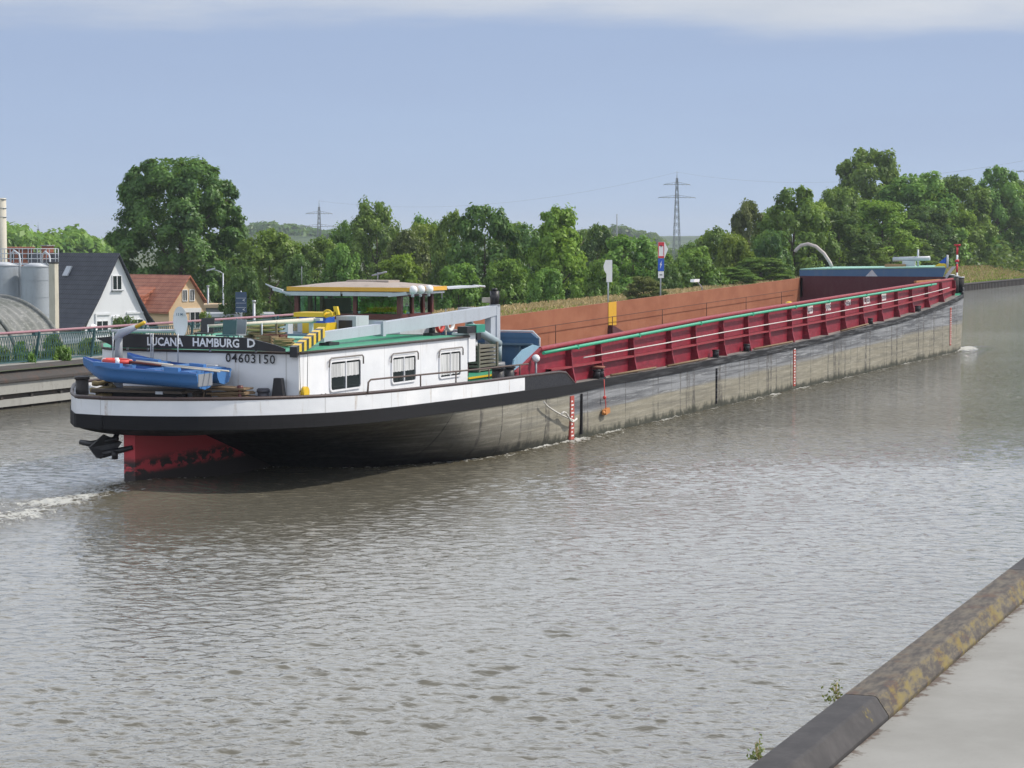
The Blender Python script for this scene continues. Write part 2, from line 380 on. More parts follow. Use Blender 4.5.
def foamfn(x,y):
    dy=bz(x,0.02)*1.0 if 55.8<x<137 else 0
    f=0
    if 55.5<x<136.9:
        d=(CYB-dy)-y
        if d>=-.2:
            w=.22+.2*noise.noise((x*.5,0,3)); f=max(f,(.42+.5*noise.noise((x*.33,1,7)))*math.exp(-(max(d,0)/max(.08,w))**2))
            f=max(f,(.30+.12*noise.noise((x*.2,4,7)))*math.exp(-(max(d,0)/1.3)**2))
        for xc,s,a,wd in ((67.6,1.2,.95,.5),(132.5,2.6,1.0,1.0),(60,1.5,.6,.4),(91,1.2,.75,.35),(77,1,.6,.3)):
            f=max(f,0 if d<-.2 else a*math.exp(-((x-xc)/s)**2-(max(d,0)/wd)**2))
    # stern wash
    if x<57:
        yc=CYB+.3; w=1.0+max(0,52-x)*.07
        if x>30: f=max(f,min(1,(56-x)/5)*(.52+.3*noise.noise((x*.6,y*.6,2)))*math.exp(-((y-yc)/w)**2)*(1-max(0,(46-x)/18)))
    # bow wave
    if 128<x<142: 
        d2=math.hypot((x-134.0)/2.0,(y-25.3)/.9); f=max(f,.55*math.exp(-d2*d2))
    return min(1,f)
def make_water():
    g=np.random.default_rng(21)
    az=np.radians(np.concatenate([[.2,.8,1.6,2.6],np.linspace(3.6,40.6,620),np.arange(42,179,2.5)]))
    rad=np.concatenate([[4,8,12,15],17*np.exp(np.arange(0,1.52,.00155))]); far=[17*math.exp(1.521)]
    while far[-1]<7600: far.append(far[-1]*1.006+.05)
    rad=np.concatenate([rad,far])
    A,R=np.meshgrid(az,rad); X=R*np.cos(A); Y=R*np.sin(A); r0=R
    # stop at the far bank
    for _ in range(3):
        Yb=np.interp(X,[-4000,110,290,6000],[49.5,49.5,55,55])+.4; k=np.where(Y>Yb,Yb/Y,1.0); X=X*k; Y=Y*k
    Z=np.zeros_like(X); n=130; lam=.16*(.72/.16)**(g.random(n)**1.15); th=np.radians(205)+g.normal(0,.75,n); amp=lam**.75; slope=np.sqrt(np.sum((amp*2*np.pi/lam)**2)/2); amp*=WSLOPE/slope
    dist=np.hypot(X,Y)
    for l,h_,a_ in zip(lam,th,amp):
        w=np.clip((46*l/.17-dist)/(46*l/.17*.5),0,1) if l<.4 else 1.0      # short ripples fade with distance, the bump carries them on
        ph=2*np.pi/l*(X*np.cos(h_)+Y*np.sin(h_))+g.uniform(0,6.28); q=np.sin(ph)
        Z+=a_*(q+.22*np.cos(2*ph))*w
    gust=1+.30*np.sin(X*.13+Y*.21+1)*np.sin(Y*.31-X*.09)+.2*np.sin(X*.41+Y*.17)
    gust*=np.where((X<56)&(Y>24)&(Y<32),.75,1)
    edge=np.clip((80-dist)/16,0,1); Z*=gust*edge
    foam=np.zeros_like(X); m=(X>26)&(X<144)&(Y>19)&(Y<40)
    idx=np.argwhere(m)
    for i,j in idx:
        x=X[i,j]; y=Y[i,j]
        if x>60 and (y<22 or y>CYB): continue
        foam[i,j]=foamfn(x,y)
    Z+=np.where(foam>.05,foam,0)*.10*np.abs(np.sin(X*7.3+np.sin(Y*5)*2)*np.sin(Y*8.1+X*3))
    Z+=.30*np.exp(-((X-49.6)/2.6)**2-((Y-29.6)/1.6)**2)+.12*np.exp(-((X-133.0)/2.4)**2-((Y-25.1)/.7)**2)
    nr,nc=X.shape; V=np.stack([X,Y,Z],-1).reshape(-1,3)
    ii=np.arange(nr-1)[:,None]*nc+np.arange(nc-1)[None,:]; F=np.stack([ii,ii+nc,ii+nc+1,ii+1],-1).reshape(-1,4).astype(np.int32)
    me=bpy.data.meshes.new('canal_water'); me.vertices.add(len(V)); me.vertices.foreach_set('co',V.ravel()); me.loops.add(F.size); me.loops.foreach_set('vertex_index',F.ravel())
    me.polygons.add(len(F)); me.polygons.foreach_set('loop_start',np.arange(0,F.size,4,dtype=np.int32)); me.polygons.foreach_set('loop_total',np.full(len(F),4,dtype=np.int32)); me.polygons.foreach_set('use_smooth',np.ones(len(F),dtype=bool))
    me.update(calc_edges=True); me.materials.append(M['water'])
    me.attributes.new('foam','FLOAT','POINT').data.foreach_set('value',foam.ravel().astype(np.float32))
    me.attributes.new('calm','FLOAT','POINT').data.foreach_set('value',(edge*.88).ravel().astype(np.float32))
    me.flip_normals()
    o=bpy.data.objects.new('canal_water',me); put(o); tag(o,'grey brown rippled canal water','water',kind='structure')
WSLOPE=.118
make_water()
# ---- ground
def mat_ground():
    t=NT('dry_grass_ground'); o=t.obj(); n=t.noise(o,.25,5); n2=t.noise(o,2.5,5,.7)
    c=t.mix(t.ramp(n,.35,.65),(.30,.22,.10),(.12,.14,.045)); c=t.mix(t.ramp(n2,.4,.7,0,.7),c,(.36,.27,.13))
    c=t.mix(t.ramp(t.sep(o)[0],112,100),c,t.mix(n,(.05,.085,.025),(.09,.10,.04)))
    c=t.mix(t.ramp(t.sep(o)[1],62,80),c,t.mix(n,(.05,.085,.025),(.09,.10,.04)))
    t.pbr(c,.95,0,t.bump(n2,.8,.1)); return t.m
M['ground']=mat_ground()
crest=lerp_tab([(-4000,1.45),(104,1.45),(120,1.5),(150,1.42),(200,1.75),(270,2.3),(7000,2.3)])
lowz=-4.0
def gz(x,off):
    c=crest(x)
    edge=1.42 if x<104 else (1.42+(.75-1.42)*min(1,(x-104)/10))
    if off<1: return edge
    tab=lerp_tab([(1,edge),(6,c),(10,c),(22 if x<110 else 26,lowz if x<125 else (lowz+(x-125)/60*4 if x<185 else 0)),(60,lowz if x<240 else lowz+2),(9000,lowz)])
    return tab(off)
def make_ground():
    b=mB('ground'); xs=[-3000,-500,-100,0,30]+[30+5*i for i in range(1,70)]+[400,450,520,620,760,1000,1500,2500,4000,7500]
    offs=[0,1,2.2,4,6,8,10,14,18,22,26,34,46,60,90,130,200,320,600,1200,2500,5000]
    P=[[(x,bankY(x)+o,gz(x,o)+(.12*noise.noise((x*.2,o*.3,0)) if o>4 else 0)) for o in offs] for x in xs]
    b.grid(P,True,flip=True)
    o=build('ground',b,org=(0,0,0)); tag(o,'grassy bank and low land beyond the canal','ground',kind='structure')
    # bank behind/right of the camera
    b=mB('ground'); b.quad((-3000,-60,1.44),(7500,-60,1.44),(7500,-4000,1.44),(-3000,-4000,1.44)); b.v=[(x,y,z) for x,y,z in b.v]
    o=build('near_ground',b,org=(0,0,0)); tag(o,'land behind the near quay','ground',kind='structure')
make_ground()
# ---- near quay pavement + kerb
def mat_pave():
    t=NT('pale_concrete_pavement'); o=t.obj(); n=t.noise(o,.7,6,.6); n2=t.noise(o,18,4,.7); s=t.sep(o)
    c=t.mix(t.ramp(n,.3,.7),(.24,.235,.215),(.30,.295,.275)); c=t.mix(t.ramp(n2,.55,.75,0,.45),c,(.19,.18,.165))
    c=t.mix(t.ramp(t.noise(t.mapn(o,(1.6,1,1)),2.2,5,.7),.60,.68,0,.0),c,(.15,.09,.05))
    # dirt collected along the foot of the kerb
    e=t.math('ADD',s[1],t.math('MULTIPLY',t.math('SUBTRACT',t.noise(o,2.4,6,.75),.52),1.3))
    c=t.mix(t.ramp(e,4.90,5.03,0,.85),c,(.085,.05,.03))
    t.pbr(c,.8,0,t.bump(n2,.25,.004)); return t.m
def mat_kerb(dark):
    t=NT('dark_granite_kerb' if dark else 'lichen_kerb_stone'); o=t.obj(); n=t.noise(o,3,6,.7); n2=t.noise(o,22,5,.7); s=t.sep(o)
    st=t.noise(t.mapn(o,(1.2,4,4)),2.4,6,.7)
    if dark: c=t.mix(t.ramp(n,.35,.7),(.030,.027,.028),(.055,.05,.05)); lich=t.ramp(t.noise(t.mapn(o,(1,1,1),loc=(3,0,0)),2.2,6,.7),.63,.70)
    else:
        c=t.mix(t.ramp(st,.35,.65),(.045,.036,.030),(.13,.11,.085)); c=t.mix(t.ramp(n,.52,.66,0,.8),c,(.085,.042,.03))
        zone=t.ramp(s[2],.222,.19,0.0,1); lich=t.math('MULTIPLY',t.ramp(t.math('ADD',st,t.math('MULTIPLY',n,.5)),.68,.92),t.math('ADD',t.math('MULTIPLY',zone,.72),.10))
    c=t.mix(t.math('MULTIPLY',lich,.85),c,(.20,.15,.018)); c=t.mix(t.ramp(n2,.6,.75,0,.5),c,(.03,.03,.028))
    t.pbr(c,.75,0,t.bump(n2,.4,.006)); return t.m
M['pave']=mat_pave(); M['kerbd']=mat_kerb(True); M['kerbl']=mat_kerb(False)
QZ=1.5; KT=1.72
yi=(atZ(891,717,QZ).y+atZ(1024,601,QZ).y)/2; yr=atZ(877,695,KT).y; yo=(atZ(842,695,KT).y+atZ(1024,556,KT).y)/2; xj=atZ(860,695,KT).x
yrr=yr
b=mB('pave'); b.box(-3000,7500,-62,yi-.012,1.0,QZ); o=build('quay_pavement',b,org=(0,0,0)); tag(o,'pale concrete pavement beside the canal','pavement',kind='structure')
def kerbstone(x0,x1,m,label):
    b=mB(m); g=.012
    prof=[(yi,QZ-.2),(yi,QZ+.03),(yi+.012,QZ+.05),(yr-.015,KT-.012),(yr+.015,KT),(yo-.02,KT),(yo,KT-.02),(yo,-.5),(yo-.3,-.5),(yo-.3,QZ-.2)]
    poly=[(x0+g,y,z) for y,z in prof]; b.prism(poly,(x1-x0-2*g,0,0))
    o=build('kerb_stone',b,org=(x0,yi,QZ)); tag(o,label,'kerb','kerb stones along the near quay')
kerbstone(xj-6,xj,'kerbd','dark grey kerb stone nearest the camera, with one ochre lichen patch')
kerbstone(xj,atZ(1005,569,KT).x,'kerbl','long rust stained kerb stone covered in ochre lichen')
x2=atZ(1005,569,KT).x
kerbstone(x2,x2+12,'kerbd','plain dark kerb stone at the far right end of the quay edge')
b=mB('kerbd'); b.box(x2+12,2500,yi,yo,-.5,KT); b.box(-600,xj-6,yi,yo,-.5,KT)
o=build('quay_edge',b,org=(0,0,0)); tag(o,'rest of the quay edge beyond the picture','quay',kind='structure')
# small weeds on the kerb outer edge
def leafmat(name,c1,c2,tr=.42):
    t=NT(name); o=t.obj(); at=t.new('ShaderNodeAttribute',attribute_name='tint').outputs['Fac']
    rnd=t.new('ShaderNodeObjectInfo').outputs['Random']
    c=t.mix(at,c1,c2); 
    hs=t.new('ShaderNodeHueSaturation'); t.link(c,hs.inputs['Color']); t.link(t.ramp(rnd,0,1,.485,.512),hs.inputs['Hue']); t.link(t.ramp(rnd,0,1,.85,1.12),hs.inputs['Value'])
    d=t.new('ShaderNodeBsdfDiffuse'); t.link(hs.outputs[0],d.inputs[0])
    x=t.new('ShaderNodeBsdfTranslucent'); t.link(t.mix(.5,hs.outputs[0],(.22,.30,.03)),x.inputs[0])
    g=t.new('ShaderNodeBsdfGlossy'); g.inputs['Roughness'].default_value=.45; g.inputs[0].default_value=(.5,.5,.5,1)
    m=t.new('ShaderNodeMixShader'); m.inputs[0].default_value=tr; t.link(d.outputs[0],m.inputs[1]); t.link(x.outputs[0],m.inputs[2])
    m2=t.new('ShaderNodeMixShader'); m2.inputs[0].default_value=.045; t.link(m.outputs[0],m2.inputs[1]); t.link(g.outputs[0],m2.inputs[2])
    t.link(m2.outputs[0],t.out.inputs[0]); return t.m
M['leafmid']=leafmat('mid_green_leaves',(.085,.19,.032),(.25,.41,.075))
M['leafdark']=leafmat('dark_green_leaves',(.055,.13,.03),(.15,.27,.06))
M['leafbright']=leafmat('bright_green_leaves',(.13,.24,.025),(.32,.45,.06))
M['leafolive']=leafmat('olive_brown_leaves',(.09,.13,.03),(.20,.24,.07))
M['leafpale']=leafmat('pale_yellow_green_leaves',(.13,.17,.05),(.26,.29,.10))
M['houseplant']=leafmat('house_plant_leaves',(.22,.50,.04),(.45,.70,.08),.5)
M['straw']=leafmat('dry_straw_grass',(.38,.29,.14),(.60,.48,.26),.25)
def leafcloud(name,C,N,size,tint,mat,parent=None,aspect=1.5,loc=(0,0,0)):
    """C centres (n,3), N facing normals (n,3)"""
    n=len(C); r=rng.normal(size=(n,3)); a=np.cross(N,r); a/=np.linalg.norm(a,axis=1,keepdims=True)+1e-9
    b=np.cross(N,a); b/=np.linalg.norm(b,axis=1,keepdims=True)+1e-9
    s=size*(rng.uniform(.6,1.3,(n,1)))
    V=np.empty((n,4,3)); V[:,0]=C-a*s*aspect*.5; V[:,1]=C-b*s*.42+N*s*.12; V[:,2]=C+a*s*aspect*.5; V[:,3]=C+b*s*.42+N*s*.12
    V=V.reshape(-1,3)
    me=bpy.data.meshes.new(name); me.vertices.add(n*4); me.vertices.foreach_set('co',V.ravel())
    me.loops.add(n*4); me.loops.foreach_set('vertex_index',np.arange(n*4,dtype=np.int32))
    me.polygons.add(n); me.polygons.foreach_set('loop_start',np.arange(0,n*4,4,dtype=np.int32)); me.polygons.foreach_set('loop_total',np.full(n,4,dtype=np.int32))
    me.update(calc_edges=True); at=me.attributes.new('tint','FLOAT','POINT'); at.data.foreach_set('value',np.repeat(tint,4).astype(np.float32))
    me.materials.append(M[mat] if isinstance(mat,str) else mat)
    o=bpy.data.objects.new(name,me); put(o,parent); o.location=loc; return o
def tree_proto(shape,mat,nclump,nleaf,leaf,seed,low=.06):
    """unit tree: height 1, crown width 1 (scaled per copy). returns crown mesh arrays"""
    g=np.random.default_rng(seed)
    def prof(t):
        if shape=='dome': return math.sqrt(max(0,1-((t-.42)/.62)**2))
        if shape=='round': return math.sin(math.pi*min(1,max(0,t))**.85)**.55
        if shape=='tall': return (math.sin(math.pi*min(1,t)**.8)**.5)*(1 if t<.6 else 1-.25*(t-.6)*2)
        if shape=='cone': return max(0,(1-t)**.55)*min(1,(t+.2)*3)
        if shape=='bush': return math.sqrt(max(0,1-(t**1.6)))*.98
        if shape=='spread': return math.sin(math.pi*min(1,t)**.6)**.5
    Cs=[];Ns=[];T=[]
    nl=max(12,nclump//7); per=nleaf//(nl*7)
    for k in range(nl):
        t=.04+.88*((k+.5)/nl)**.9; ang=k*2.39996+g.uniform(-.5,.5); lr=g.uniform(.10,.16)*(1.05 if nl<30 else .72)
        R=max(0,.5*prof(t)-lr*.55)*g.uniform(.86,1.06)
        lc=np.array([R*math.cos(ang),R*math.sin(ang),low+t*(1-low)-lr*.3]); lt=g.uniform(.15,.85)
        for q in range(7):
            d=g.normal(size=3)+np.array([math.cos(ang)*.5,math.sin(ang)*.5,.45]); d/=np.linalg.norm(d)
            c=lc+d*lr*g.uniform(.55,1.0)*np.array([1.25,1.25,.62]); cr=lr*g.uniform(.32,.6)
            e=g.normal(size=(per,3)); e/=np.linalg.norm(e,axis=1,keepdims=True)
            p=c+e*np.array([1.15,1.15,.72])*cr*(g.uniform(.15,1.0,(per,1))**.4)*(1+.18*g.normal(size=(per,1)))
            nn=e*.8+d*.5+np.array([0,0,.5])+g.normal(size=(per,3))*.5; nn/=np.linalg.norm(nn,axis=1,keepdims=True)
            Cs.append(p);Ns.append(nn);T.append(np.clip(lt+g.uniform(-.2,.2)+g.normal(size=per)*.14,0,1))
    n2=nleaf//16; t=g.uniform(.0,.95,n2); ang=g.uniform(0,2*math.pi,n2); R=np.array([.5*prof(x) for x in t])*g.uniform(.2,.8,n2)
    P=np.stack([R*np.cos(ang),R*np.sin(ang),low+t*(1-low)],1); Cs.append(P); Ns.append(g.normal(size=(n2,3))); T.append(g.uniform(.1,.6,n2))
    C=np.concatenate(Cs); N=np.concatenate(Ns); N/=np.linalg.norm(N,axis=1,keepdims=True)
    C[:,2]*=1/np.percentile(C[:,2],99.6); rr=np.hypot(C[:,0],C[:,1]); C[:,:2]*=.5/np.percentile(rr,99)
    C[:,2]=np.clip(C[:,2],.0,None)
    return C,N,np.concatenate(T)
def trunk_mesh(seed,hh,w):
    g=random.Random(seed); b=mB('bark')
    lean=g.uniform(-.03,.03)*hh
    b.tube([(0,0,-.02*hh),(lean*.3,0,.25*hh),(lean,0,.5*hh),(lean*1.2,lean*.5,.82*hh)],[.024*hh,.017*hh,.012*hh,.003*hh],8)
    for k in range(9):
        z0=g.uniform(.12,.6)*hh; a=g.uniform(0,6.28); L=g.uniform(.22,.42)*w
        b.tube([(lean*.6,0,z0),(math.cos(a)*L*.5,math.sin(a)*L*.5,z0+.08*hh),(math.cos(a)*L,math.sin(a)*L,z0+.2*hh)],[.009*hh,.006*hh,.002*hh],5)
    return b
PROTO={}
def grow(kind,shape,mat,loc,h,w,label,cat='tree',name='broadleaf_tree',group=None,nleaf=9000,nclump=110,leaf=.30,rz=None,low=.04):
    """a tree with its trunk, limbs and leaf crown; copies of a kind share mesh shapes via PROTO"""
    key=(kind,mat)
    root=thingL(name,loc,label,cat,group,rz=random.uniform(0,6.28) if rz is None else rz)
    if key not in PROTO:
        C,N,T=tree_proto(shape,mat,nclump,nleaf,leaf,sum(map(ord,kind+mat)),low)
        # leaves sized for a tree 11 m tall
        S=np.array([9.,9.,11.]); cr=leafcloud('crown',C*S,N,leaf,T,mat,root)
        tr=build('trunk',trunk_mesh(len(PROTO)+3,11,8.),root)
        PROTO[key]=(cr.data,tr.data)
    else:
        for nm,d in zip(('crown','trunk'),PROTO[key]):
            o=bpy.data.objects.new(nm,d); put(o,root)
    root.scale=(w/9.,w/9.,h/11.)
    return root
# rows: px centre, top y, width px, distance, base z, shape kind, leaf kind, label
TREES=[
 (178,163,146,228,-4,'beech','dome','leafdark','huge dark round beech towering behind the orange roofed house'),
 (268,233,78,205,-4,'a','round','leafmid','bushy mid green tree right of the huge beech, behind the street lamp'),
 (243,268,44,190,-4,'b','bush','leafdark','low dark tree tucked between the beech and the street lamp'),
 (318,240,62,235,-4,'c','spread','leafmid','tree with a flat top just under the left power pylon'),
 (299,256,44,200,-4,'b','bush','leafdark','dark lower tree behind the left end of the wheelhouse roof'),
 (376,204,58,262,-4,'d','tall','leafmid','tall pointed tree standing highest above the wheelhouse'),
 (342,246,46,215,-4,'b','bush','leafmid','rounded green tree behind the middle of the wheelhouse roof'),
 (408,232,56,245,-4,'e','tall','leafolive','brownish olive tree right of the tall pointed one'),
 (400,257,66,190,-4,'f','bush','leafbright','light green low tree directly over the wheelhouse roof'),
 (430,226,54,255,-4,'a','round','leafbright','light green rounded tree between the olive tree and the dark pair'),
 (452,214,48,225,-4,'g','tall','leafmid','left tree of the tall dark pair beyond the crane'),
 (484,208,72,215,-4,'h','round','leafdark','right and broader tree of the tall dark pair beyond the crane'),
 (528,227,50,238,-4,'i','tall','leafdark','narrow blackish green tree between the dark pair and the bright pointed tree'),
 (556,210,72,212,-4,'j','cone','leafbright','bright green pointed tree in the middle of the far tree line'),
 (596,227,50,240,-4,'i','tall','leafdark','dark tree just right of the bright pointed tree'),
 (632,238,74,214,-4,'k','spread','leafmid','spreading green tree behind the white diamond ended sign'),
 (600,262,44,185,-4,'b','bush','leafmid','small green tree at the foot of the far tree line by the white sign'),
 (690,250,62,215,-4,'a','round','leafmid','green tree just right of the red and blue sign'),
 (720,231,62,245,-4,'c','spread','leafmid','medium green tree rising right of the power pylon'),
 (668,262,40,205,-4,'b','bush','leafdark','low dark tree behind the red and blue sign'),
 (748,203,44,275,-3,'e','tall','leafolive','slim brownish dark tree standing apart left of the tall right hand wood'),
 (770,232,50,238,-3,'i','tall','leafdark','dark tree in the gap left of the tall right hand wood'),
 (794,190,74,250,-2,'g','tall','leafmid','tall green tree forming the left edge of the right hand wood'),
 (838,212,70,240,-2,'h','round','leafdark','dark tree behind the curved white pole over the hold'),
 (866,152,84,330,-2,'l','round','leafmid','tallest tree of the right hand wood with a domed top'),
 (838,190,58,300,-2,'k','spread','leafmid','medium tree left below the tallest domed tree'),
 (883,202,70,262,-1,'f','round','leafbright','bright yellow green tree in front of the tallest domed tree'),
 (915,176,88,325,-1,'a','round','leafmid','broad tree right of the tallest domed tree'),
 (926,207,56,275,0,'h','round','leafdark','darker tree above the bow end of the barge'),
 (958,178,66,335,0,'k','spread','leafmid','high green tree above the red and white bow pole'),
 (998,169,60,350,0,'g','tall','leafmid','tall tree near the right edge of the picture'),
 (966,212,56,290,1,'m','tall','leafmid','tree standing on the bank just behind the bow pole'),
 (1000,196,70,310,1,'a','round','leafmid','rounded tree on the right bank below the tall edge tree'),
 (1022,206,56,300,1,'m','tall','leafdark','dark tree cut by the right edge of the picture'),
 (1035,178,70,345,1,'h','round','leafmid','big tree mostly beyond the right edge of the picture'),
 (990,240,48,285,2,'f','bush','leafbright','bright shrubby tree at the foot of the right bank wood'),
 (1018,238,50,292,2,'n','bush','leafpale','pale leafy young tree at the right end of the bank'),
 (955,248,44,272,2,'b','bush','leafmid','shrubby tree directly behind the bow pole'),
 (905,238,60,255,1,'b','bush','leafmid','shrubby tree above the blue bow roof beams'),
 (862,240,56,240,0,'f','bush','leafmid','green bushy tree above the middle of the blue bow roof'),
 (812,246,60,225,-1,'b','bush','leafdark','low dark tree behind the left end of the blue bow roof'),
 (760,258,60,215,-2,'b','bush','leafmid','low green tree behind the far rusty side near the blue bow roof'),
 (460,266,56,190,-4,'b','bush','leafmid','low tree beyond the crane boom'),
 (505,262,56,192,-4,'b','bush','leafmid','low tree behind the crane post'),
 (548,270,50,186,-4,'n','bush','leafmid','low loose shrub tree under the bright pointed tree'),
 (350,224,50,270,-4,'k','spread','leafmid','tree filling in left of the tall pointed one above the wheelhouse'),
 (425,219,44,275,-4,'h','round','leafmid','small topped tree seen between the olive and the dark pair'),
 (508,226,46,260,-4,'a','round','leafmid','roundish tree just right of the dark pair'),
 (578,233,44,250,-4,'k','spread','leafmid','tree squeezed between the bright pointed tree and its dark right neighbour'),
 (612,238,50,262,-4,'e','tall','leafolive','olive toned tree right of the narrow dark one behind the white sign'),
 (655,248,50,250,-4,'f','bush','leafbright','yellowish green low crown behind the two canal signs'),
 (703,240,56,262,-4,'h','round','leafmid','rounded tree between the larger pylon and the slim brownish tree'),
 (736,236,48,235,-4,'f','bush','leafbright','fresh green tree under the slim brownish tree'),
 (772,212,44,285,-3,'a','round','leafmid','tree peeping out between the slim brownish tree and the wood edge'),
 (280,244,54,250,-4,'k','spread','leafmid','light crowned tree behind the direction sign board'),
 (940,196,62,300,0,'a','round','leafbright','bright tree in the right hand wood over the bow flag'),
 (815,204,56,270,-2,'k','spread','leafbright','fresh green tree near the left edge of the right hand wood'),
 (725,268,60,196,-3,'b','bush','leafmid','low tree right of the red and blue sign above the rusty side'),
]
for i,(px,ty,wp,D,bz0,kind,shape,mat,label) in enumerate(TREES):
    top=atD(px,ty,D)
    k_=(bankY(top.x)+11)/top.y
    if k_>1 and px>700: D*=k_; top=atD(px,ty,D); bz0=2.0
    h=top.z-bz0; w=wp/FPX*D*(1.0 if kind=='beech' else 1.20)
    big=kind=='beech'
    grow(kind,shape,mat,(top.x,top.y,bz0),h,w,label,name='broadleaf_tree',group='trees beyond the far bank',nleaf=110000 if big else 19000,nclump=560 if big else 190,leaf=.17 if big else .27,low=.03)
# bushes on the bank
for px,ty,wp,D,bz0,mat,label in [(645,277,54,170,1.2,'leafpale','pale yellow green bush between the two canal signs'),
      (28,312,0,0,0,'','')]:
    if D:
        top=atD(px,ty,D); grow('n',"bush",mat,(top.x,top.y,bz0),top.z-bz0,wp/FPX*D,label,cat='bush',name='bank_bush')
top=atD(52,338,92); grow('b','bush','leafmid',(top.x,top.y,-3.5),top.z+3.5,2.6,'green shrub behind the teal railing','bush',name='garden_shrub')
top=atD(205,313,170); grow('n','bush','leafbright',(top.x,top.y,-4),top.z+4,1.6,'thin green shrub at the corner of the cream house','bush',name='garden_shrub')
top=atD(126,318,150); grow('b','bush','leafdark',(top.x,top.y,-4),top.z+4,3.0,'dark shrub between the white and the cream house','bush',name='garden_shrub')
for px_,py_,w_,l_ in ((829,694,.34,'small pale weed growing out of the kerb joint over the water'),(742,752,.22,'tiny weed on the outer edge of the dark kerb stone')):
    p_=atZ(px_,py_,KT); g_=np.random.default_rng(px_); n_=90; C_=np.stack([g_.normal(p_.x,w_*.3,n_),yo+.03+np.abs(g_.normal(0,.05,n_)),KT-.05+np.abs(g_.normal(0,.09,n_))],1); N_=g_.normal(size=(n_,3)); N_/=np.linalg.norm(N_,axis=1,keepdims=True)
    o=thing('kerb_weed',(p_.x,yo,KT-.1),l_,'weed'); lf=leafcloud('leaves',C_-np.array([p_.x,yo,KT-.1]),N_,.028,g_.random(n_),'leafpale',o)
    for q in range(5): b=mB('straw'); b.tube([(p_.x,yo+.01,KT-.12),(p_.x+g_.normal(0,w_*.2),yo+.05,KT),(p_.x+g_.normal(0,w_*.35),yo+.07,KT+.1)],.004,4); build('stem',b,o)
# far woods: uncountable masses
def wood(name,label,pts,depth,seed,mat,n,leaf,crk=1.0,ztk=.35):
    """pts: list of (px, top y, D) along a ridge; one mass of leaf clumps"""
    g=np.random.default_rng(seed); Cs=[];Ns=[];T=[]
    for k in range(n):
        u=g.uniform(0,len(pts)-1.001); i=int(u); f=u-i; a=pts[i]; c=pts[i+1]
        px=a[0]+(c[0]-a[0])*f; D=(a[2]+(c[2]-a[2])*f)+g.uniform(0,depth); ty=a[1]+(c[1]-a[1])*f
        ztop=atD(px,ty,D-depth*.0).z; ztop=lowz+(ztop-lowz)*g.uniform(ztk,1)*(1 if g.random()<.8 else 1.06)
        p=atD(px,ty,D); cr=g.uniform(1.4,3.0)*D/450*crk
        m=42; d=g.normal(size=(m,3)); d/=np.linalg.norm(d,axis=1,keepdims=True)
        Cs.append(np.array([p.x,p.y,ztop-cr])+d*cr*g.uniform(.5,1.05,(m,1))*np.array([1.3,1.3,.95])); nn=d+np.array([0,0,.5])+g.normal(size=(m,3))*.4; Ns.append(nn/np.linalg.norm(nn,axis=1,keepdims=True)); T.append(np.full(m,g.uniform(0,1)))
    o=leafcloud(name,np.concatenate(Cs),np.concatenate(Ns),leaf,np.concatenate(T),mat); tag(o,label,'woodland',kind='stuff')
wood('distant_wood','distant pale green wood behind the silos and white house',[(-30,214,430),(14,222,430),(40,232,450),(70,226,470),(92,236,470),(112,240,480)],60,3,'leafmid',800,1.1)
wood('distant_wood','hazy far wood on the low land beyond the pylons',[(200,250,800),(330,246,800),(480,248,850),(640,248,850),(800,246,850),(1060,246,850)],200,4,'leafdark',1100,2.2)
wood('distant_wood','dark undergrowth filling the gaps below the far tree line',[(225,286,250),(350,284,250),(480,280,250),(600,276,250),(700,272,260),(800,262,280),(900,250,310),(1050,240,350)],22,5,'leafdark',1500,.5)
wood('distant_wood','hazy wood covering the hill behind the left power pylon',[(205,240,1450),(240,227,1450),(262,222,1450),(300,225,1450),(345,233,1450),(420,242,1450)],40,6,'leafdark',1100,2.6,.55,.5)
wood('distant_wood','far woods on the horizon right of the bright pointed tree',[(560,240,1500),(590,229,1500),(620,225,1500),(650,232,1500),(660,238,1500)],40,8,'leafdark',500,2.6,.5,.5)
# hills
def hill(label,pts,D,depth,seed,rough):
    b=mB(M['hillm']); P=[]
    n=260
    for k in range(n+1):
        u=k/n*(len(pts)-1); i=min(int(u),len(pts)-2); f=u-i; px=pts[i][0]+(pts[i+1][0]-pts[i][0])*f; f2=f*f*(3-2*f); ty=pts[i][1]+(pts[i+1][1]-pts[i][1])*f2
        row=[]
        for j,(dd,hk) in enumerate(((-depth,0),(-depth*.55,.45),(-depth*.2,.86),(0,1),(depth*.5,.5),(depth,0))):
            ty_=ty+4
            p=atD(px,ty,D+dd); zt=atD(px,ty_,D).z
            z=lowz+(zt-lowz)*hk+(rough*(noise.noise((k*.35,j*1.3,seed))+.6*noise.noise((k*.9,j*2.3,seed))) if hk>.1 else -1)
            row.append((p.x,p.y,z))
        P.append(row)
    b.grid(P,True); o=build('wooded_hills',b,org=(0,0,0)); tag(o,label,'hills',kind='structure')
def hillm():
    t=NT('far_wooded_hillside'); o=t.obj(); n=t.noise(o,.05,5,.7); c=t.mix(t.ramp(n,.35,.65),(.025,.055,.02),(.07,.11,.04)); t.pbr(c,1,0,t.bump(n,1,4)); return t.m
M['hillm']=hillm()
hill('wooded hill behind the left power pylon',[(180,240),(240,227),(262,221),(300,224),(345,232),(420,240)],1500,160,1,.3)
hill('long low wooded ridge on the horizon',[(-200,238),(0,234),(200,236),(420,236),(520,234),(600,224),(625,224),(660,232),(760,232),(900,233),(1300,236)],2400,240,9,.5)
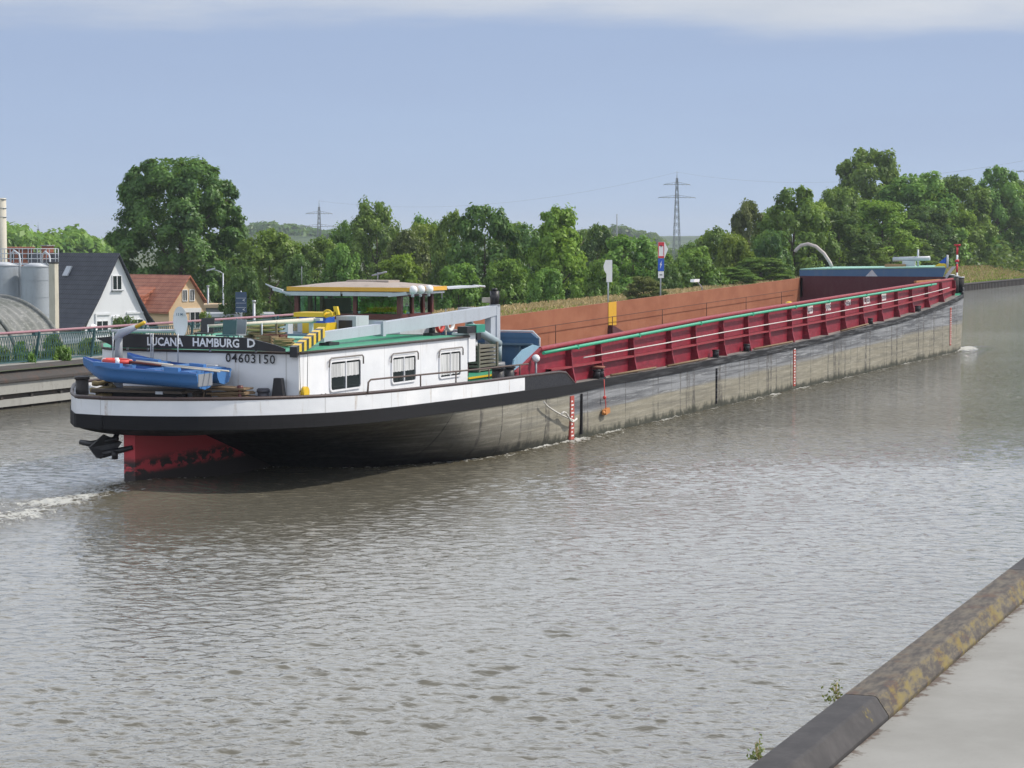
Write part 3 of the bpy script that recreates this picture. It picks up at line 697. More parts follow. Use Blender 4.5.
# dry grass
def grass(label,xr,offr,n,hh,seed,mat='straw'):
    g=np.random.default_rng(seed); xs=xr[0]+(xr[1]-xr[0])*g.random(n)**1.2; of=g.uniform(offr[0],offr[1],n)
    C=np.array([(x,bankY(x)+o,gz(x,o)+hh*.35) for x,o in zip(xs,of)])
    N=g.normal(size=(n,3))*np.array([1,1,.15]); N/=np.linalg.norm(N,axis=1,keepdims=True)
    # upright blades: build manually
    a=np.stack([N[:,1]*0+g.normal(size=n)*.25,g.normal(size=n)*.25,np.ones(n)],1); b_=np.cross(a,N); b_/=np.linalg.norm(b_,axis=1,keepdims=True)
    s=hh*g.uniform(.5,1.1,(n,1)); V=np.empty((n,4,3)); V[:,0]=C-a*s*.5-b_*.03*1; V[:,1]=C-a*s*.5+b_*.09; V[:,2]=C+a*s*.5+b_*.05; V[:,3]=C+a*s*.55-b_*.03
    me=bpy.data.meshes.new('dry_grass'); me.from_pydata(V.reshape(-1,3).tolist(),[],[(4*i,4*i+1,4*i+2,4*i+3) for i in range(n)])
    at=me.attributes.new('tint','FLOAT','POINT'); at.data.foreach_set('value',np.repeat(g.random(n),4).astype(np.float32)); me.materials.append(M[mat])
    o=bpy.data.objects.new('dry_grass',me); put(o); tag(o,label,'grass',kind='stuff')
grass('straw coloured dry grass along the top of the far bank',(108,345),(1.0,11),26000,.45,11)
grass('greener grass mixed in along the foot of the far bank',(108,345),(.3,6),9000,.4,12,'leafbright')
# ---- far quay (left) : sheet wall with two pale beams, coping, railing
fy=49.5
b=mB('darkconc'); b.box(-300,108,fy+.1,fy+1.2,-1,1.0)
qw=build('quay_wall',b,org=(60,fy,0)); tag(qw,'far quay wall with two pale concrete beams under a dark coping','quay')
def far_quay():
    O=qw
    b=mB('concrete'); b.box(-300,107,fy-.12,fy+.098,.56,.98); build('beam',b,O)
    b=mB('concrete'); b.box(-300,107,fy-.12,fy+.098,.10,.36); build('beam',b,O)
    for k in range(30):
        b=mB('darkconc'); x=50+k*2.0; b.box(x,x+.14,fy-.03,fy+.09,-.3,.55); build('pile',b,O)
    b=mB('darkconc'); b.prism([(x,y,z) for x,y,z in ((-300,fy-.22,1.0),(-300,fy-.22,1.1),(-300,fy+.35,1.5),(-300,fy+1.25,1.5),(-300,fy+1.25,1.0))],(408,0,0)); build('coping',b,O)
far_quay()
b=mB('concrete'); b.box(-300,108,fy+1.26,fy+3.6,1.2,1.53); o=build('far_path',b,org=(0,0,0)); tag(o,'pale path on the far quay','path',kind='structure')
# sheet piling on the right part of the far bank
def sheet():
    b=mB('darkconc'); pts=[];x=108.; k=0
    P=[]
    while x<420:
        off=.0 if (k//2)%2==0 else .28
        P.append([(x,bankY(x)-.25-off,-1),(x,bankY(x)-.25-off,.78)]); x+=.42 if k%2==0 else .12; k+=1
    b.grid(P,False); b.box(108,109,49.2,50.5,-1,1.2)
    P=[[(x,bankY(x)-.62,.78),(x,bankY(x)-.62,.9),(x,bankY(x)+.25,.9)] for x in range(108,421,8)]
    b.mat('darkconc'); b.grid(P,False)
    o=build('sheet_piling',b,org=(108,49.5,0)); tag(o,'dark corrugated steel sheet piling along the far bank beyond the bow','quay')
sheet()
# railing
def railing():
    ry=51.0; z0=1.56; z1=2.72
    T=thing('metal_railing',(74,ry,1.53),'teal mesh railing with faded pink top rail on the far quay','railing')
    x0,x1=44.,110.
    b=mB('pinkrail'); b.cyl((x0,ry+.05,z1),(x1,ry+.05,z1),.055,n=8); build('top_rail',b,T)
    b=mB('tealrail'); b.box(x0,x1,ry-.02,ry+.02,z0,z0+.05); b.box(x0,x1,ry-.02,ry+.02,z1-.16,z1-.12); build('bottom_rail',b,T)
    b=mB('tealrail'); s=.17; hgt=z1-.14-z0; x=x0
    while x<x1:
        b.obox((x+.16,ry,z0+hgt/2),(.16,0,hgt/2),(0,.006,0),(.011,0,-.004)); b.obox((x+.16,ry+.014,z0+hgt/2),(-.16,0,hgt/2),(0,.006,0),(.011,0,.004)); x+=s
    build('mesh_infill',b,T)
    x=66.5
    x=x0+.6
    while x<x1:
        b=mB('tealrail'); b.obox((x,ry-.1,(z0+z1)/2-.02),(0,.10,-(z1-z0)/2-.02),(.035,0,0),(0,.04,.01)); b.box(x-.09,x+.09,ry-.06,ry+.09,z1-.17,z1-.04); build('post',b,T); x+=4.0
railing()
# ================================================================== BUILDINGS
def heading_rz(px,deg): # local +y points away from viewer, turned deg to the left
    a=YAW+math.atan((CX-px)/FPX); return a+math.radians(deg)-math.pi/2
def house(name,label,apex_px,apex_y,D,half,ridge_len,eave_drop,turn,wallm,roofm,oversail=.35,basez=-4.0,flare=True):
    A=atD(apex_px,apex_y,D); rz=heading_rz(apex_px,turn)
    T=thingL(name,(A.x,A.y,basez),label,'house',rz=rz)
    za=A.z-basez; ze=za-eave_drop
    b=mB(wallm)
    b.prism([(-half+.25,0,0),(half-.25,0,0),(half-.25,0,ze-.05),(0,0,za-.16),(-half+.25,0,ze-.05)],(0,ridge_len,0)); build('wall',b,T)
    b=mB(roofm); th=.16
    sl=eave_drop/half
    for s in (-1,1):
        prof=[(0,za),(s*half*.55,za-eave_drop*.56),(s*half*.85,za-eave_drop*.83),(s*half*1.12,za-eave_drop*1.0)] if flare else [(0,za),(s*half*.5,za-eave_drop*.5),(s*half*1.08,za-eave_drop*1.08)]
        P=[[(x,-oversail,z) for x,z in prof],[(x,ridge_len+oversail,z) for x,z in prof]]
        Q=[[(x,y,z-th) for x,y,z in r] for r in P]
        b.grid(P,False,flip=(s>0)); b.grid(Q,False,flip=(s<0))
        for y in (-oversail,ridge_len+oversail):
            for (x0_,z0_),(x1_,z1_) in zip(prof,prof[1:]): b.quad((x0_,y,z0_),(x1_,y,z1_),(x1_,y,z1_-th),(x0_,y,z0_-th))
        xe,zz=prof[-1]; b.quad((xe,-oversail,zz),(xe,ridge_len+oversail,zz),(xe,ridge_len+oversail,zz-th),(xe,-oversail,zz-th))
    rf=build('roof',b,T)
    return T,rf,za,ze
def win(T,x,z,w,h,name='window',frame='white',y=-.03,div=True,sill=True):
    b=mB('glass'); b.box(x-w/2,x+w/2,y,y+.05,z,z+h); W=build(name,b,T)
    b=mB(frame); f=.07; yy=y-.04
    b.box(x-w/2-f,x-w/2,yy,y+.06,z-f,z+h+f); b.box(x+w/2,x+w/2+f,yy,y+.06,z-f,z+h+f); b.box(x-w/2,x+w/2,yy,y+.06,z+h,z+h+f); b.box(x-w/2,x+w/2,yy,y+.06,z-f,z)
    if div: b.box(x-.03,x+.03,yy+.01,y-.002,z,z+h)
    build('frame',b,W)
    if sill: b=mB('grey'); b.box(x-w/2-.15,x+w/2+.15,yy-.1,y+.02,z-f-.08,z-f-.003); build('sill',b,W)
for px_,yt_,D_,w_,l_ in ((-12,338,90,2.4,'green shrub behind the railing at the left edge'),(20,345,90,2.0,'low shrub behind the second bay of the railing'),(88,341,96,2.8,'green shrub behind the railing in front of the dark roof'),(140,338,104,3.2,'shrub behind the railing below the white gable')):
    top=atD(px_,yt_,D_); grow('b','bush','leafmid',(top.x,top.y,-3.2),top.z+3.2,w_,l_,'bush',name='garden_shrub',group='shrubs behind the railing')
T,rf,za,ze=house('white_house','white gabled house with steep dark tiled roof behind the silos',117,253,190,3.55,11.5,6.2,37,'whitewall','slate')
win(T,-.05,za-3.0,.85,1.1)
win(T,-1.6,za-6.35,1.1,.75); win(T,2.0,za-6.3,1.1,.75)
b=mB('brown'); b.box(-.45,.15,-.06,-.01,za-7.4,za-5.5); d=build('door',b,T); b=mB('white'); b.box(-.57,-.452,-.1,.0,za-7.4,za-5.4); b.box(.152,.26,-.1,0,za-7.4,za-5.4); b.box(-.57,.26,-.12,0,za-5.397,za-5.2); build('frame',b,d)
b=mB('glass'); b.box(.35,.75,-.05,-.01,za-7.0,za-5.7); w_=build('window',b,T); b=mB('white'); b.box(.3,.35,-.08,0,za-7,za-5.65); b.box(.75,.8,-.08,0,za-7,za-5.65); build('frame',b,w_)
b=mB('whitewall'); b.box(-2.3,-.8,-.09,-.012,za-5.1,za-4.95); b.box(-2.3,-2.16,-.09,-.012,za-6.0,za-5.1); build('moulding',b,T)
b=mB('whitewall'); b.box(.9,2.6,-.09,-.012,za-5.05,za-4.9); build('moulding',b,T)
b=mB('white'); b.cyl((-2.6,-.25,za-6.1),(-2.6,-.32,za-6.05),.3,.3,12); b.mat('grey'); b.cyl((-2.6,-.02,za-6.3),(-2.6,-.25,za-6.1),.04); build('satellite_dish',b,T)
# skylight and chimney on dark roof (left slope, local -x)
def on_slope(x): return za-.0-6.2*(abs(x)/3.55)*1.0
b=mB('lightgrey'); x=-.95; z=za-1.66; b.obox((x,5.6,z+.12),(-.25,0,-.40),(0,.35,0),(.06,0,-.03)); build('skylight',b,rf)
b=mB('brick'); b.box(-.35,.35,9.3,10.1,za-.8,za+.55); b.mat('concrete'); b.box(-.42,.42,9.2,10.2,za+.55,za+.65); build('chimney',b,rf)
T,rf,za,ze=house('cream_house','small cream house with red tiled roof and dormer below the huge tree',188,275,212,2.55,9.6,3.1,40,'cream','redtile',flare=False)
win(T,-.42,za-2.35,.45,.95,sill=False); win(T,.42,za-2.35,.45,.95,sill=False)
win(T,.75,za-4.9,1.1,1.5,sill=False); 
b=mB('signwhite'); b.box(-.8,1.5,-.08,-.01,za-3.45,za-3.05); build('fascia_board',b,T)
# dormer on the left slope, seen from the front-left
b=mB('redtile'); 
ys=(3.6,5.6); b.prism([(-.5,ys[0]-.1,za-.9),(-2.95,ys[0]-.1,za-2.3),(-2.95,ys[0]-.1,za-2.45),(-.5,ys[0]-.1,za-1.2)],(0,ys[1]-ys[0]+.2,0)); b.box(-2.75,-1.0,ys[0],ys[1],za-3.6,za-1.9); dm=build('dormer',b,rf)
# annex
def shed(name,label,px0,px1,ytop,D,depth,basez,wm,rm,cat='building'):
    a=atD(px0,ytop,D); c=atD(px1,ytop,D); rz=heading_rz((px0+px1)/2,0); w=(c-a).length
    m=(a+c)/2; T=thingL(name,(m.x,m.y,basez),label,cat,rz=rz); h=a.z-basez
    b=mB(wm); b.box(-w/2,w/2,0,depth,0,h-.25); build('wall',b,T)
    b=mB(rm); b.box(-w/2-.2,w/2+.2,-.3,depth+.2,h-.25,h); build('roof',b,T)
    for k in range(3): 
        x=-w/2+w*(k+.5)/3; b=mB('glass'); b.box(x-w*.1,x+w*.1,-.02,.02,h-1.5,h-.7); wd=build('window',b,T)
    return T
shed('low_annex','low flat roofed cream annex right of the cream house',206,232,305,205,6,-4,'grey','cream')
shed('low_annex','grey workshop building under the street lamp behind the name board',206,272,314,190,5,-4,'grey','lightgrey')
shed('low_annex','red roofed outbuilding behind the silo platform',8,33,247,260,8,-4,'brick','redtile')
# barrel vault shed
def vault():
    D=104; rz=heading_rz(20,-52); p=atD(-2,297,D); R=4.7; rise=3.1; L=30
    T=thingL('barrel_roof_shed',(p.x,p.y,-4),'grey corrugated barrel roofed shed at the left edge','shed',rz=rz); topz=p.z+4
    b=mB('corr'); P=[]; n=330
    for k in range(n+1):
        y=-L+L*k/n; bulge=.045*math.cos(k*math.pi/2.5)
        P.append([((R+bulge)*math.sin(u),y,topz-rise+(rise+bulge)*math.cos(u)) for u in [math.pi*(i/32-.5) for i in range(33)]])
    b.grid(P,True)
    for k in range(0,13):
        y=-L+L*k/12; b.tube([((R+.06)*math.sin(u),y,topz-rise+(rise+.06)*math.cos(u)) for u in [math.pi*(i/20-.5) for i in range(21)]],.09,5)
    build('roof',b,T)
    b=mB('grey'); b.box(-R+.05,R-.05,-L+.1,-.1,0,topz-rise)
    b.prism([((R-.06)*math.sin(u),-.3,topz-rise+(rise-.06)*math.cos(u)) for u in [math.pi*(i/20-.5) for i in range(21)]],(0,.2,0)); build('wall',b,T)
vault()
# silos
def silo(px,wpx,ytop,D,label):
    p=atD(px,ytop,D); r=wpx/2/FPX*D; T=thingL('silo',(p.x,p.y,-4),label,'silo','silos behind the barrel roofed shed'); h=p.z+4
    b=mB('silo'); b.cyl((0,0,0),(0,0,h-.25),r,r,28,cap=False)
    for k in range(1,8): b.cyl((0,0,h*k/8-.02),(0,0,h*k/8+.02),r+.02,r+.02,28,cap=False)
    build('shell',b,T)
    b=mB('lightgrey'); b.cyl((0,0,h-.25),(0,0,h),r+.04,r*.35,28); build('cap',b,T)
    b=mB('lightgrey'); b.tube([(r*.2,-r*.9,h*.25),(r*.2+.03,-r*1.06,h-.1),(r*.35,-r*.9,h+.5),(r*.6,-r*.4,h+.75),(r*.85,0,h+.5),(r*.95,.1,h-.3)],.06,6); build('filler_pipe',b,T)
    return T
silo(2,36,262,150,'pale metal silo cut by the left edge of the picture')
silo(35.5,29,263,149,'complete pale metal silo beside the cream column')
p=atD(53.5,262,147); b=mB('creamcol'); b.box(-.22,.22,-.22,.22,0,p.z+4-.1); b.mat('darkframe'); b.box(-.25,.25,-.25,.25,p.z+3.9,p.z+4); 
o=build('concrete_column',b); o.location=(p.x,p.y,-4); tag(o,'slim cream column right of the silos','column')
p=atD(2,198,156); b=mB('creamcol'); b.cyl((0,0,0),(0,0,p.z+4),.32,.27,18); b.mat('galv'); 
for k in range(3): b.cyl((0,0,p.z+4-.1-k*.6),(0,0,p.z+4-.06-k*.6),.33,.33,16)
o=build('tall_stack',b); o.location=(p.x,p.y,-4); tag(o,'tall pale stack rising above the silos at the left edge','stack')
def platform():
    a=atD(-6,264,151.5); c=atD(57,264,151.5); T=thing('silo_platform',(a.x,a.y,a.z),'railed walkway across the silo tops','platform')
    d=(c-a); L=d.length; d.normalize(); n=Vector((-d.y,d.x,0))
    b=mB('lightgrey'); b.obox((a+c)/2+Vector((0,0,.0)),d*(L/2),n*.5,Vector((0,0,.06))); build('deck',b,T)
    for s,nm in ((-.5,'railing'),(.5,'railing')):
        b=mB('lightgrey')
        for z in (.35,.68,1.0): q=a+n*s+Vector((0,0,z)); b.cyl(q,q+d*L,.025,n=5)
        for k in range(8): q=a+n*s+d*(L*k/7); b.cyl(q,q+Vector((0,0,1.0)),.03,n=5)
        build(nm,b,T)
platform()
# street furniture behind
def lamp(px,ytop,D,label):
    p=atD(px,ytop,D); T=thingL('street_lamp',(p.x,p.y,-4),label,'street lamp',rz=heading_rz(px,0)); h=p.z+4
    b=mB('galv'); b.cyl((0,0,0),(0,0,h-.1),.09,.06,8); b.tube([(0,0,h-.15),(-.3,0,h+.05),(-.8,0,h+.2)],.045,6); build('post',b,T)
    b=mB('lightgrey'); b.obox((-1.05,0,h+.22),(.38,0,-.1*-1),(0,.13,0),(0,0,.06)); build('lamp_head',b,T)
lamp(223,272,200,'street lamp with an arm to the left beyond the aft deck')
p=atD(241,292,185); T=thingL('road_sign',(p.x,p.y,-4),'blue direction sign board beside the street lamp','road sign',rz=heading_rz(241,0)); h=p.z+4
b=mB('signblue'); b.mats=[paint('faded_sign_blue',(.04,.08,.16),.5,dirt=.1)]; b.box(-.45,.45,-.05,0,h-1.65,h); bd=build('board',b,T)
b=mB('signwhite')
for z in (h-.5,h-.9,h-1.25): b.box(-.4,.4,-.056,-.052,z,z+.02)
for z in (h-.75,h-1.5): text_into(b,'<',(.12,-.051,z),(1,0,0),(0,0,1),.18)
build('marking',b,bd)
b=mB('galv'); b.cyl((0,.04,0),(0,.04,h+.1),.05,n=8); build('post',b,T)
for px,ty,D,l in ((208,286,208,'short flue pipe beside the cream house'),(254,301,150,'thin pale post right of the blue direction sign')):
    p=atD(px,ty,D); b=mB('galv'); b.cyl((0,0,0),(0,0,p.z+4),.09,n=8); b.cyl((0,0,p.z+3.9),(0,0,p.z+4.05),.13,n=8); o=build('steel_post',b); o.location=(p.x,p.y,-4); tag(o,l,'post')
# canal signs
def canal_sign(px,ytop,ybase,y,label,kind):
    t=atY(px,ytop,y); x=t.x; base=gz(x,y-bankY(x)); T=thingL('canal_sign',(x,y,base),label,'sign',rz=math.radians(38)); k=FPX/((t-Vector((0,0,H))).dot(Fw)); h=t.z-base
    # local: facing -X; image right = -Y
    b=mB('galv'); b.cyl((.06,0,0),(.06,0,h-.1),.055,n=8); build('post',b,T)
    u=1/k
    if kind==0:
        b=mB('signwhite'); b.prism([(0,-4*u,h),(0,3*u,h),(0,5.2*u,h-6*u),(0,4.6*u,h-10*u),(0,2*u,h-14*u),(0,2*u,h-22*u),(0,-4*u,h-22*u)],(.03,0,0)); build('board',b,T)
    else:
        b=mB('signwhite'); b.prism([(0,3*u,h),(0,-3.8*u,h),(0,-7.6*u,h-7*u),(0,-3.8*u,h-16*u),(0,3*u,h-16*u)],(.03,0,0)); w=build('board',b,T)
        b=mB('signred'); b.box(-.006,-.002,-3.4*u,3*u,h-4.2*u,h-.2*u); b.box(-.006,-.002,-3.4*u,3*u,h-16*u,h-14*u); b.box(-.006,-.002,2.2*u,3*u,h-14*u,h-4.2*u); b.box(-.006,-.002,-3.4*u,-2.6*u,h-14*u,h-4.2*u)
        b.mat('black'); b.prism([(-.010,.9*u,h-3.1*u),(-.010,-1.1*u,h-3.1*u),(-.010,-.1*u,h-5.6*u)],(.004,0,0)); build('border',b,w)
        b=mB('signblue'); b.box(0,.03,-3.4*u,3*u,h-29*u,h-16.4*u); bb=build('board',b,T); bb['label']='blue panel'
        b=mB('signwhite'); b.prism([(-.004,-1.2*u,h-18.2*u),(-.004,1.2*u,h-22.6*u),(-.004,.2*u,h-22.6*u),(-.004,1.2*u,h-27*u),(-.004,-1.2*u,h-21.8*u),(-.004,-.2*u,h-21.8*u)],(.002,0,0)); build('symbol',b,bb)
        b=mB('signwhite'); b.box(0,.03,-3.2*u,2.8*u,h-36*u,h-29.4*u); b3=build('board',b,T); b3['label']='small white lower plate'
        b=mB('signred'); b.mats=[M['grey']]; b.box(-.005,-.002,-1.6*u,1.4*u,h-33.5*u,h-32*u); build('marking',b,b3)
canal_sign(608.5,260,300,52.6,'white canal sign with a blunt pointed side, left of the red and blue one',0)
canal_sign(661,242,295,52.8,'canal sign with red bordered, blue and white panels on one post',1)
# pylons
def pylon(px,ytop,D,label,wk=1.0,basez=-4):
    p=atD(px,ytop,D); h=p.z-basez; T=thingL('power_pylon',(p.x,p.y,basez),label,'pylon','power pylons on the low land',rz=heading_rz(px,14)); u=D/FPX
    b=mB('steel'); w0=h*.04*wk; w1=u*1.4; hb=h-7*u
    R=.05+u*.13
    cor=[(-1,-1),(1,-1),(1,1),(-1,1)]
    for sx,sy in cor: b.cyl((sx*w0,sy*w0,0),(sx*w1*.5,sy*w1*.5,hb),R,R,4,smooth=False)
    N=14
    for k in range(N):
        t0=k/N; t1=(k+1)/N; wa=w0+(w1*.5-w0)*t0; wb=w0+(w1*.5-w0)*t1
        for i in range(4):
            a,c=cor[i],cor[(i+1)%4]; b.cyl((a[0]*wa,a[1]*wa,hb*t0),(c[0]*wb,c[1]*wb,hb*t1),R*.55,n=3,smooth=False); b.cyl((c[0]*wa,c[1]*wa,hb*t0),(a[0]*wb,a[1]*wb,hb*t1),R*.55,n=3,smooth=False)
    b.cyl((0,0,hb-.2),(0,0,h),R*1.3,R*.5,4); build('mast',b,T)
    for yy,half in ((13.5,13.5),(26.5,19)):
        b=mB('steel'); z=h-yy*u; 
        for s in (-1,1):
            b.cyl((0,0,z),(s*half*u,0,z),R,n=4); b.cyl((0,0,z+2.6*u),(s*half*u,0,z+.1*u),R*.6,n=4)
            for q in (.45,.7,1): b.cyl((s*half*u*q,0,z),(s*half*u*q,0,z-1.0*u),R*.6,n=4)
            for q in (.2,.4,.6,.8): b.cyl((s*half*u*q,0,z),(s*half*u*(q-.1),0,z+2.6*u*(1-q+.1)),R*.4,n=3)
        build('crossarm',b,T)
    return p
pA=pylon(677,171,620,'larger power pylon standing right of the red and blue canal sign')
pB=pylon(319,200,760,'smaller power pylon above the wheelhouse, left in the picture')
pC=pylon(38,222,900,'faint tiny pylon over the wood behind the silos')
pD=pylon(1030,158,430,'power pylon mostly outside the right edge',basez=0)
def wires(a,c,label,offs,sag):
    b=mB('steel'); a=Vector(a); c=Vector(c)
    for o in offs:
        pts=[a.lerp(c,t/24)+Vector((o[0],o[1],o[2]-sag*4*(t/24)*(1-t/24))) for t in range(25)]; b.tube(pts,.02,3,cap=False)
    o=build('power_line',b,org=a); tag(o,label,'power line')
wires(pA,pD,'thin power line sagging from the larger pylon to the right edge',[(0,0,-.3)],3.5)
wires(pA,pB,'thin power lines between the two pylons',[(0,0,-.3)],5.0)
p=atD(617,214,1300); b=mB('steel'); b.cyl((0,0,-4),(0,0,p.z),.5,.3,5); o=build('radio_mast',b,org=(0,0,0)); o.location=(p.x,p.y,0); tag(o,'hair thin mast on the horizon left of the larger pylon','mast')
# ================================================================== BARGE
B=thing('cargo_barge',(HX,CYB,0),'long empty black and white cargo barge with dark red coaming and rusty open hold','barge')
def side(x,s=-1,z=None,inset=0,b=None): return CYB+s*max(0,(bz(x,z,None,s) if z is not None else bgun(x,s))-inset)
ZT=lambda x: 2.96+.0178*(x-66.6)            # far coaming top
ZN=lerp_tab([(65,2.98),(75.5,3.22),(82.5,3.39),(90.7,3.54),(106,3.77),(117,3.94),(131,4.15)])   # near coaming top
YN=25.62
# --- hull
def frange(a,b,d):
    n=max(1,round((b-a)/d)); return [a+(b-a)*i/n for i in range(n+1)]
XS=[48.25+8.75*(1-math.cos(math.pi/2*i/34)) for i in range(34)]+frange(57,67.6,.6)[0:]+frange(67.8,129,1.2)+[129+8*math.sin(math.pi/2*i/26) for i in range(1,27)]
XS=sorted(set(round(x,3) for x in XS)); XS[0]=48.25
SB=lambda x: .345-.095*min(1,max(0,(x-66)/5))
def make_hull():
    b=MB(); mi=[M['strake'],M['hull']]; b.mats=mi
    T_=[0,.33]
    for s in (-1,1):
        P=[]
        for x in XS:
            zt=zd(x); zb=zbot(x); row=[(x,side(x,s),zt),(x,side(x,s),zt-.33)]
            n=16; z0=zt-SB(x)
            row[1]=(x,side(x,s)-s*0,z0)
            for k in range(1,n+1):
                f=k/n; z=z0+(zb-z0)*(f**1.0); row.append((x,CYB+s*bz(x,z,None,s),z))
            P.append(row)
        def mf(i,j): return mi[0] if j==0 else mi[1]
        b.grid(P,True,flip=(s>0),matfn=mf)
        # strake: proud rounded edge
        Q=[[(x,side(x,s)+s*.0,zd(x)-SB(x)),(x,side(x,s)+s*.035,zd(x)-SB(x)+.01),(x,side(x,s)+s*.035,zd(x)-.012),(x,side(x,s)+s*.03,zd(x)+.0),(x,side(x,s)-s*.05,zd(x)+.004)] for x in XS]
        b.mat(mi[0]); b.grid(Q,False,flip=(s<0))
    b.mat(mi[1])
    return build('hull',b,B)
hull=make_hull()
# skeg / rudder block painted red, rudders
b=mB('redfoul'); P=[]
b.prism([(49.45,CYB-.16,1.5),(53.0,CYB-.16,1.52),(57.6,CYB-.16,-.2),(57.6,CYB-.16,-.8),(49.45,CYB-.16,-.8)],(0,.32,0)); build('skeg',b,B)
b=mB('black'); 
b.prism([(49.3,CYB+.62,1.45),(49.2,CYB+1.0,1.12),(49.2,CYB+.78,.86),(49.5,CYB+.45,1.0),(49.6,CYB+.3,1.25)],(.1,.10,0))
b.tube([(49.5,CYB+1.45,1.22),(49.45,CYB+1.1,1.18),(49.4,CYB+.3,1.36)],[.07,.09,.06],6); b.tube([(49.4,CYB+.85,.92),(49.4,CYB+.5,1.0),(49.45,CYB-.1,1.14)],[.10,.09,.06],6); b.tube([(49.6,CYB+.6,1.1),(49.8,CYB+.5,1.6)],.07,6)
b.cyl((49.35,CYB+.36,.84),(49.35,CYB+.36,1.05),.08,n=8); build('rudder_gear',b,B)
# draught marks
def marks(x,z0,z1,name='draught_scale'):
    y=side(x)-.012; b=mB('redcap'); b.mats=[paint('faded_scale_red',(.40,.07,.05),.6,dirt=.55,dirtcol=(.3,.25,.22),scale=3)]
    b.box(x-.16,x+.16,y-.02,y+.05,z0,z1); o=build(name,b,hull)
    b=mB('signwhite'); z=z0+.1; k=0
    while z<z1-.1:
        b.box(x-.11,x+(.02 if k%2 else .10),y-.026,y-.021,z,z+.045); z+=.12; k+=1
    build('marking',b,o)
marks(67.46,.05,1.42); marks(94.3,.15,1.9); marks(127.7,.45,2.55)
b=mB('signwhite'); text_into(b,'0',(48.37,29.25,1.72),(.12,-.99,0),(0,0,1),.2,.11); build('marking',b,hull)
# --- bulwark aft (white, forward part black) with cap
def zbw(x): return zd(x)+ (.40 if x<66.9 else .40*max(0,(67.75-x)/.85))
XB=[x for x in XS if x<67.76]+[67.75]
for s in (-1,):
    pass
b=MB(); b.mats=[M['whiteplate'],M['black']]
for s in (-1,1):
    P=[];Q=[]
    for x in XB: P.append([(x,side(x,s),zd(x)+.0),(x,side(x,s),zbw(x))]); Q.append([(x,side(x,s,inset=.06),zd(x)),(x,side(x,s,inset=.06),zbw(x))])
    def mf(i,j): return b.mats[1] if XB[i]>63.35 else b.mats[0]
    b.grid(P,True,flip=(s<0),matfn=mf); b.grid(Q,True,flip=(s>0),matfn=mf)
build('bulwark',b,B)
b=mB('brown'); b.mats=[paint('dark_rail_cap',(.05,.03,.028),.5,dirt=.4)]
pts=[(x,side(x,-1,inset=.03),zbw(x)+.02) for x in XB]; pts2=[(x,side(x,1,inset=.03),zbw(x)+.02) for x in XB]
b.tube(list(reversed(pts))+pts2,.05,6); build('bulwark_cap',b,B)
# --- decks
b=MB(); b.mats=[M['green'],M['deck']]
P=[[(x,side(x,-1,inset=.03),zd(x)-.02),(x,CYB,zd(x)-.02),(x,side(x,1,inset=.03),zd(x)-.02)] for x in XS if x<66.8]+[[(66.8,side(66.8,-1,inset=.03),1.81),(66.8,CYB,1.81),(66.8,side(66.8,1,inset=.03),1.81)]]
b.mat('green' if False else M['deck']); b.grid(P,False,flip=True)
for s in (-1,1):
    yi_=25.66 if s<0 else 34.5
    P=[[(x,side(x,s,inset=.03),zd(x)-.0),(x,yi_,zd(x))] for x in [66.8]+[x for x in XS if 66.8<x<130.5]+[130.5]]
    b.grid(P,False,flip=(s<0))
b.mat('green'); P=[[(x,side(x,-1,inset=.03),zd(x)),(x,CYB,zd(x)),(x,side(x,1,inset=.03),zd(x))] for x in [130.5]+[x for x in XS if x>130.5]]
b.grid(P,False,flip=True); build('deck',b,B)
# --- hold
b=MB()
b.mat('rustwall'); X0,X1=67.0,130.4
b.quad((X0,34.46,.2),(X1,34.46,.2),(X1,34.46,ZT(X1)-.01),(X0,34.46,ZT(X0)-.01)); 
b.quad((X0,25.98,.2),(X0,25.98,ZT(X0)-.06),(X1,25.98,ZT(X1)-.06),(X1,25.98,.2))
b.quad((X0,25.98,.2),(X1,25.98,.2),(X1,34.46,.2),(X0,34.46,.2))
b.mat('maroon'); b.quad((X1,25.98,.2),(X1,34.46,.2),(X1,34.46,ZT(X1)+.12),(X1,25.98,ZT(X1)+.12))
b.mat('maroon'); b.quad((X0,25.98,.2),(X0,34.46,.2),(X0,34.46,2.8),(X0,25.98,2.8)); build('hold',b,B)
# far coaming wall outside + top
b=mB('rust'); b.prism([(X0,34.47,1.8),(X1,34.47,3.2),(X1,34.47,ZT(X1)),(X0,34.47,ZT(X0))],(0,.09,0)); 
b.box(X1,X1+.1,34.3,34.5,3,ZT(X1)); fc=build('far_coaming',b,B)
# yellow stripe and bracket on the far inner face
xs_=atY(608.5,300,34.44).x; xe_=atY(616.5,300,34.44).x
b=mB('yellow'); b.mats=[paint('faded_yellow_mark',(.62,.36,.02),.6,dirt=.2)]; b.quad((xs_,34.44,ZT(xs_)-1.05),(xe_,34.44,ZT(xe_)-1.05),(xe_,34.44,ZT(xe_)+.01),(xs_,34.44,ZT(xs_)+.01)); build('marking',b,fc)
b=mB('rust'); b.mats=[M['maroon']]; b.prism([(xs_,34.43,ZT(xs_)-1.0),(xe_+.9,34.43,ZT(xs_)-1.45),(xe_+.9,34.43,ZT(xs_)-2.3),(xs_,34.43,ZT(xs_)-2.3)],(0,-.2,0)); build('bracket',b,fc)
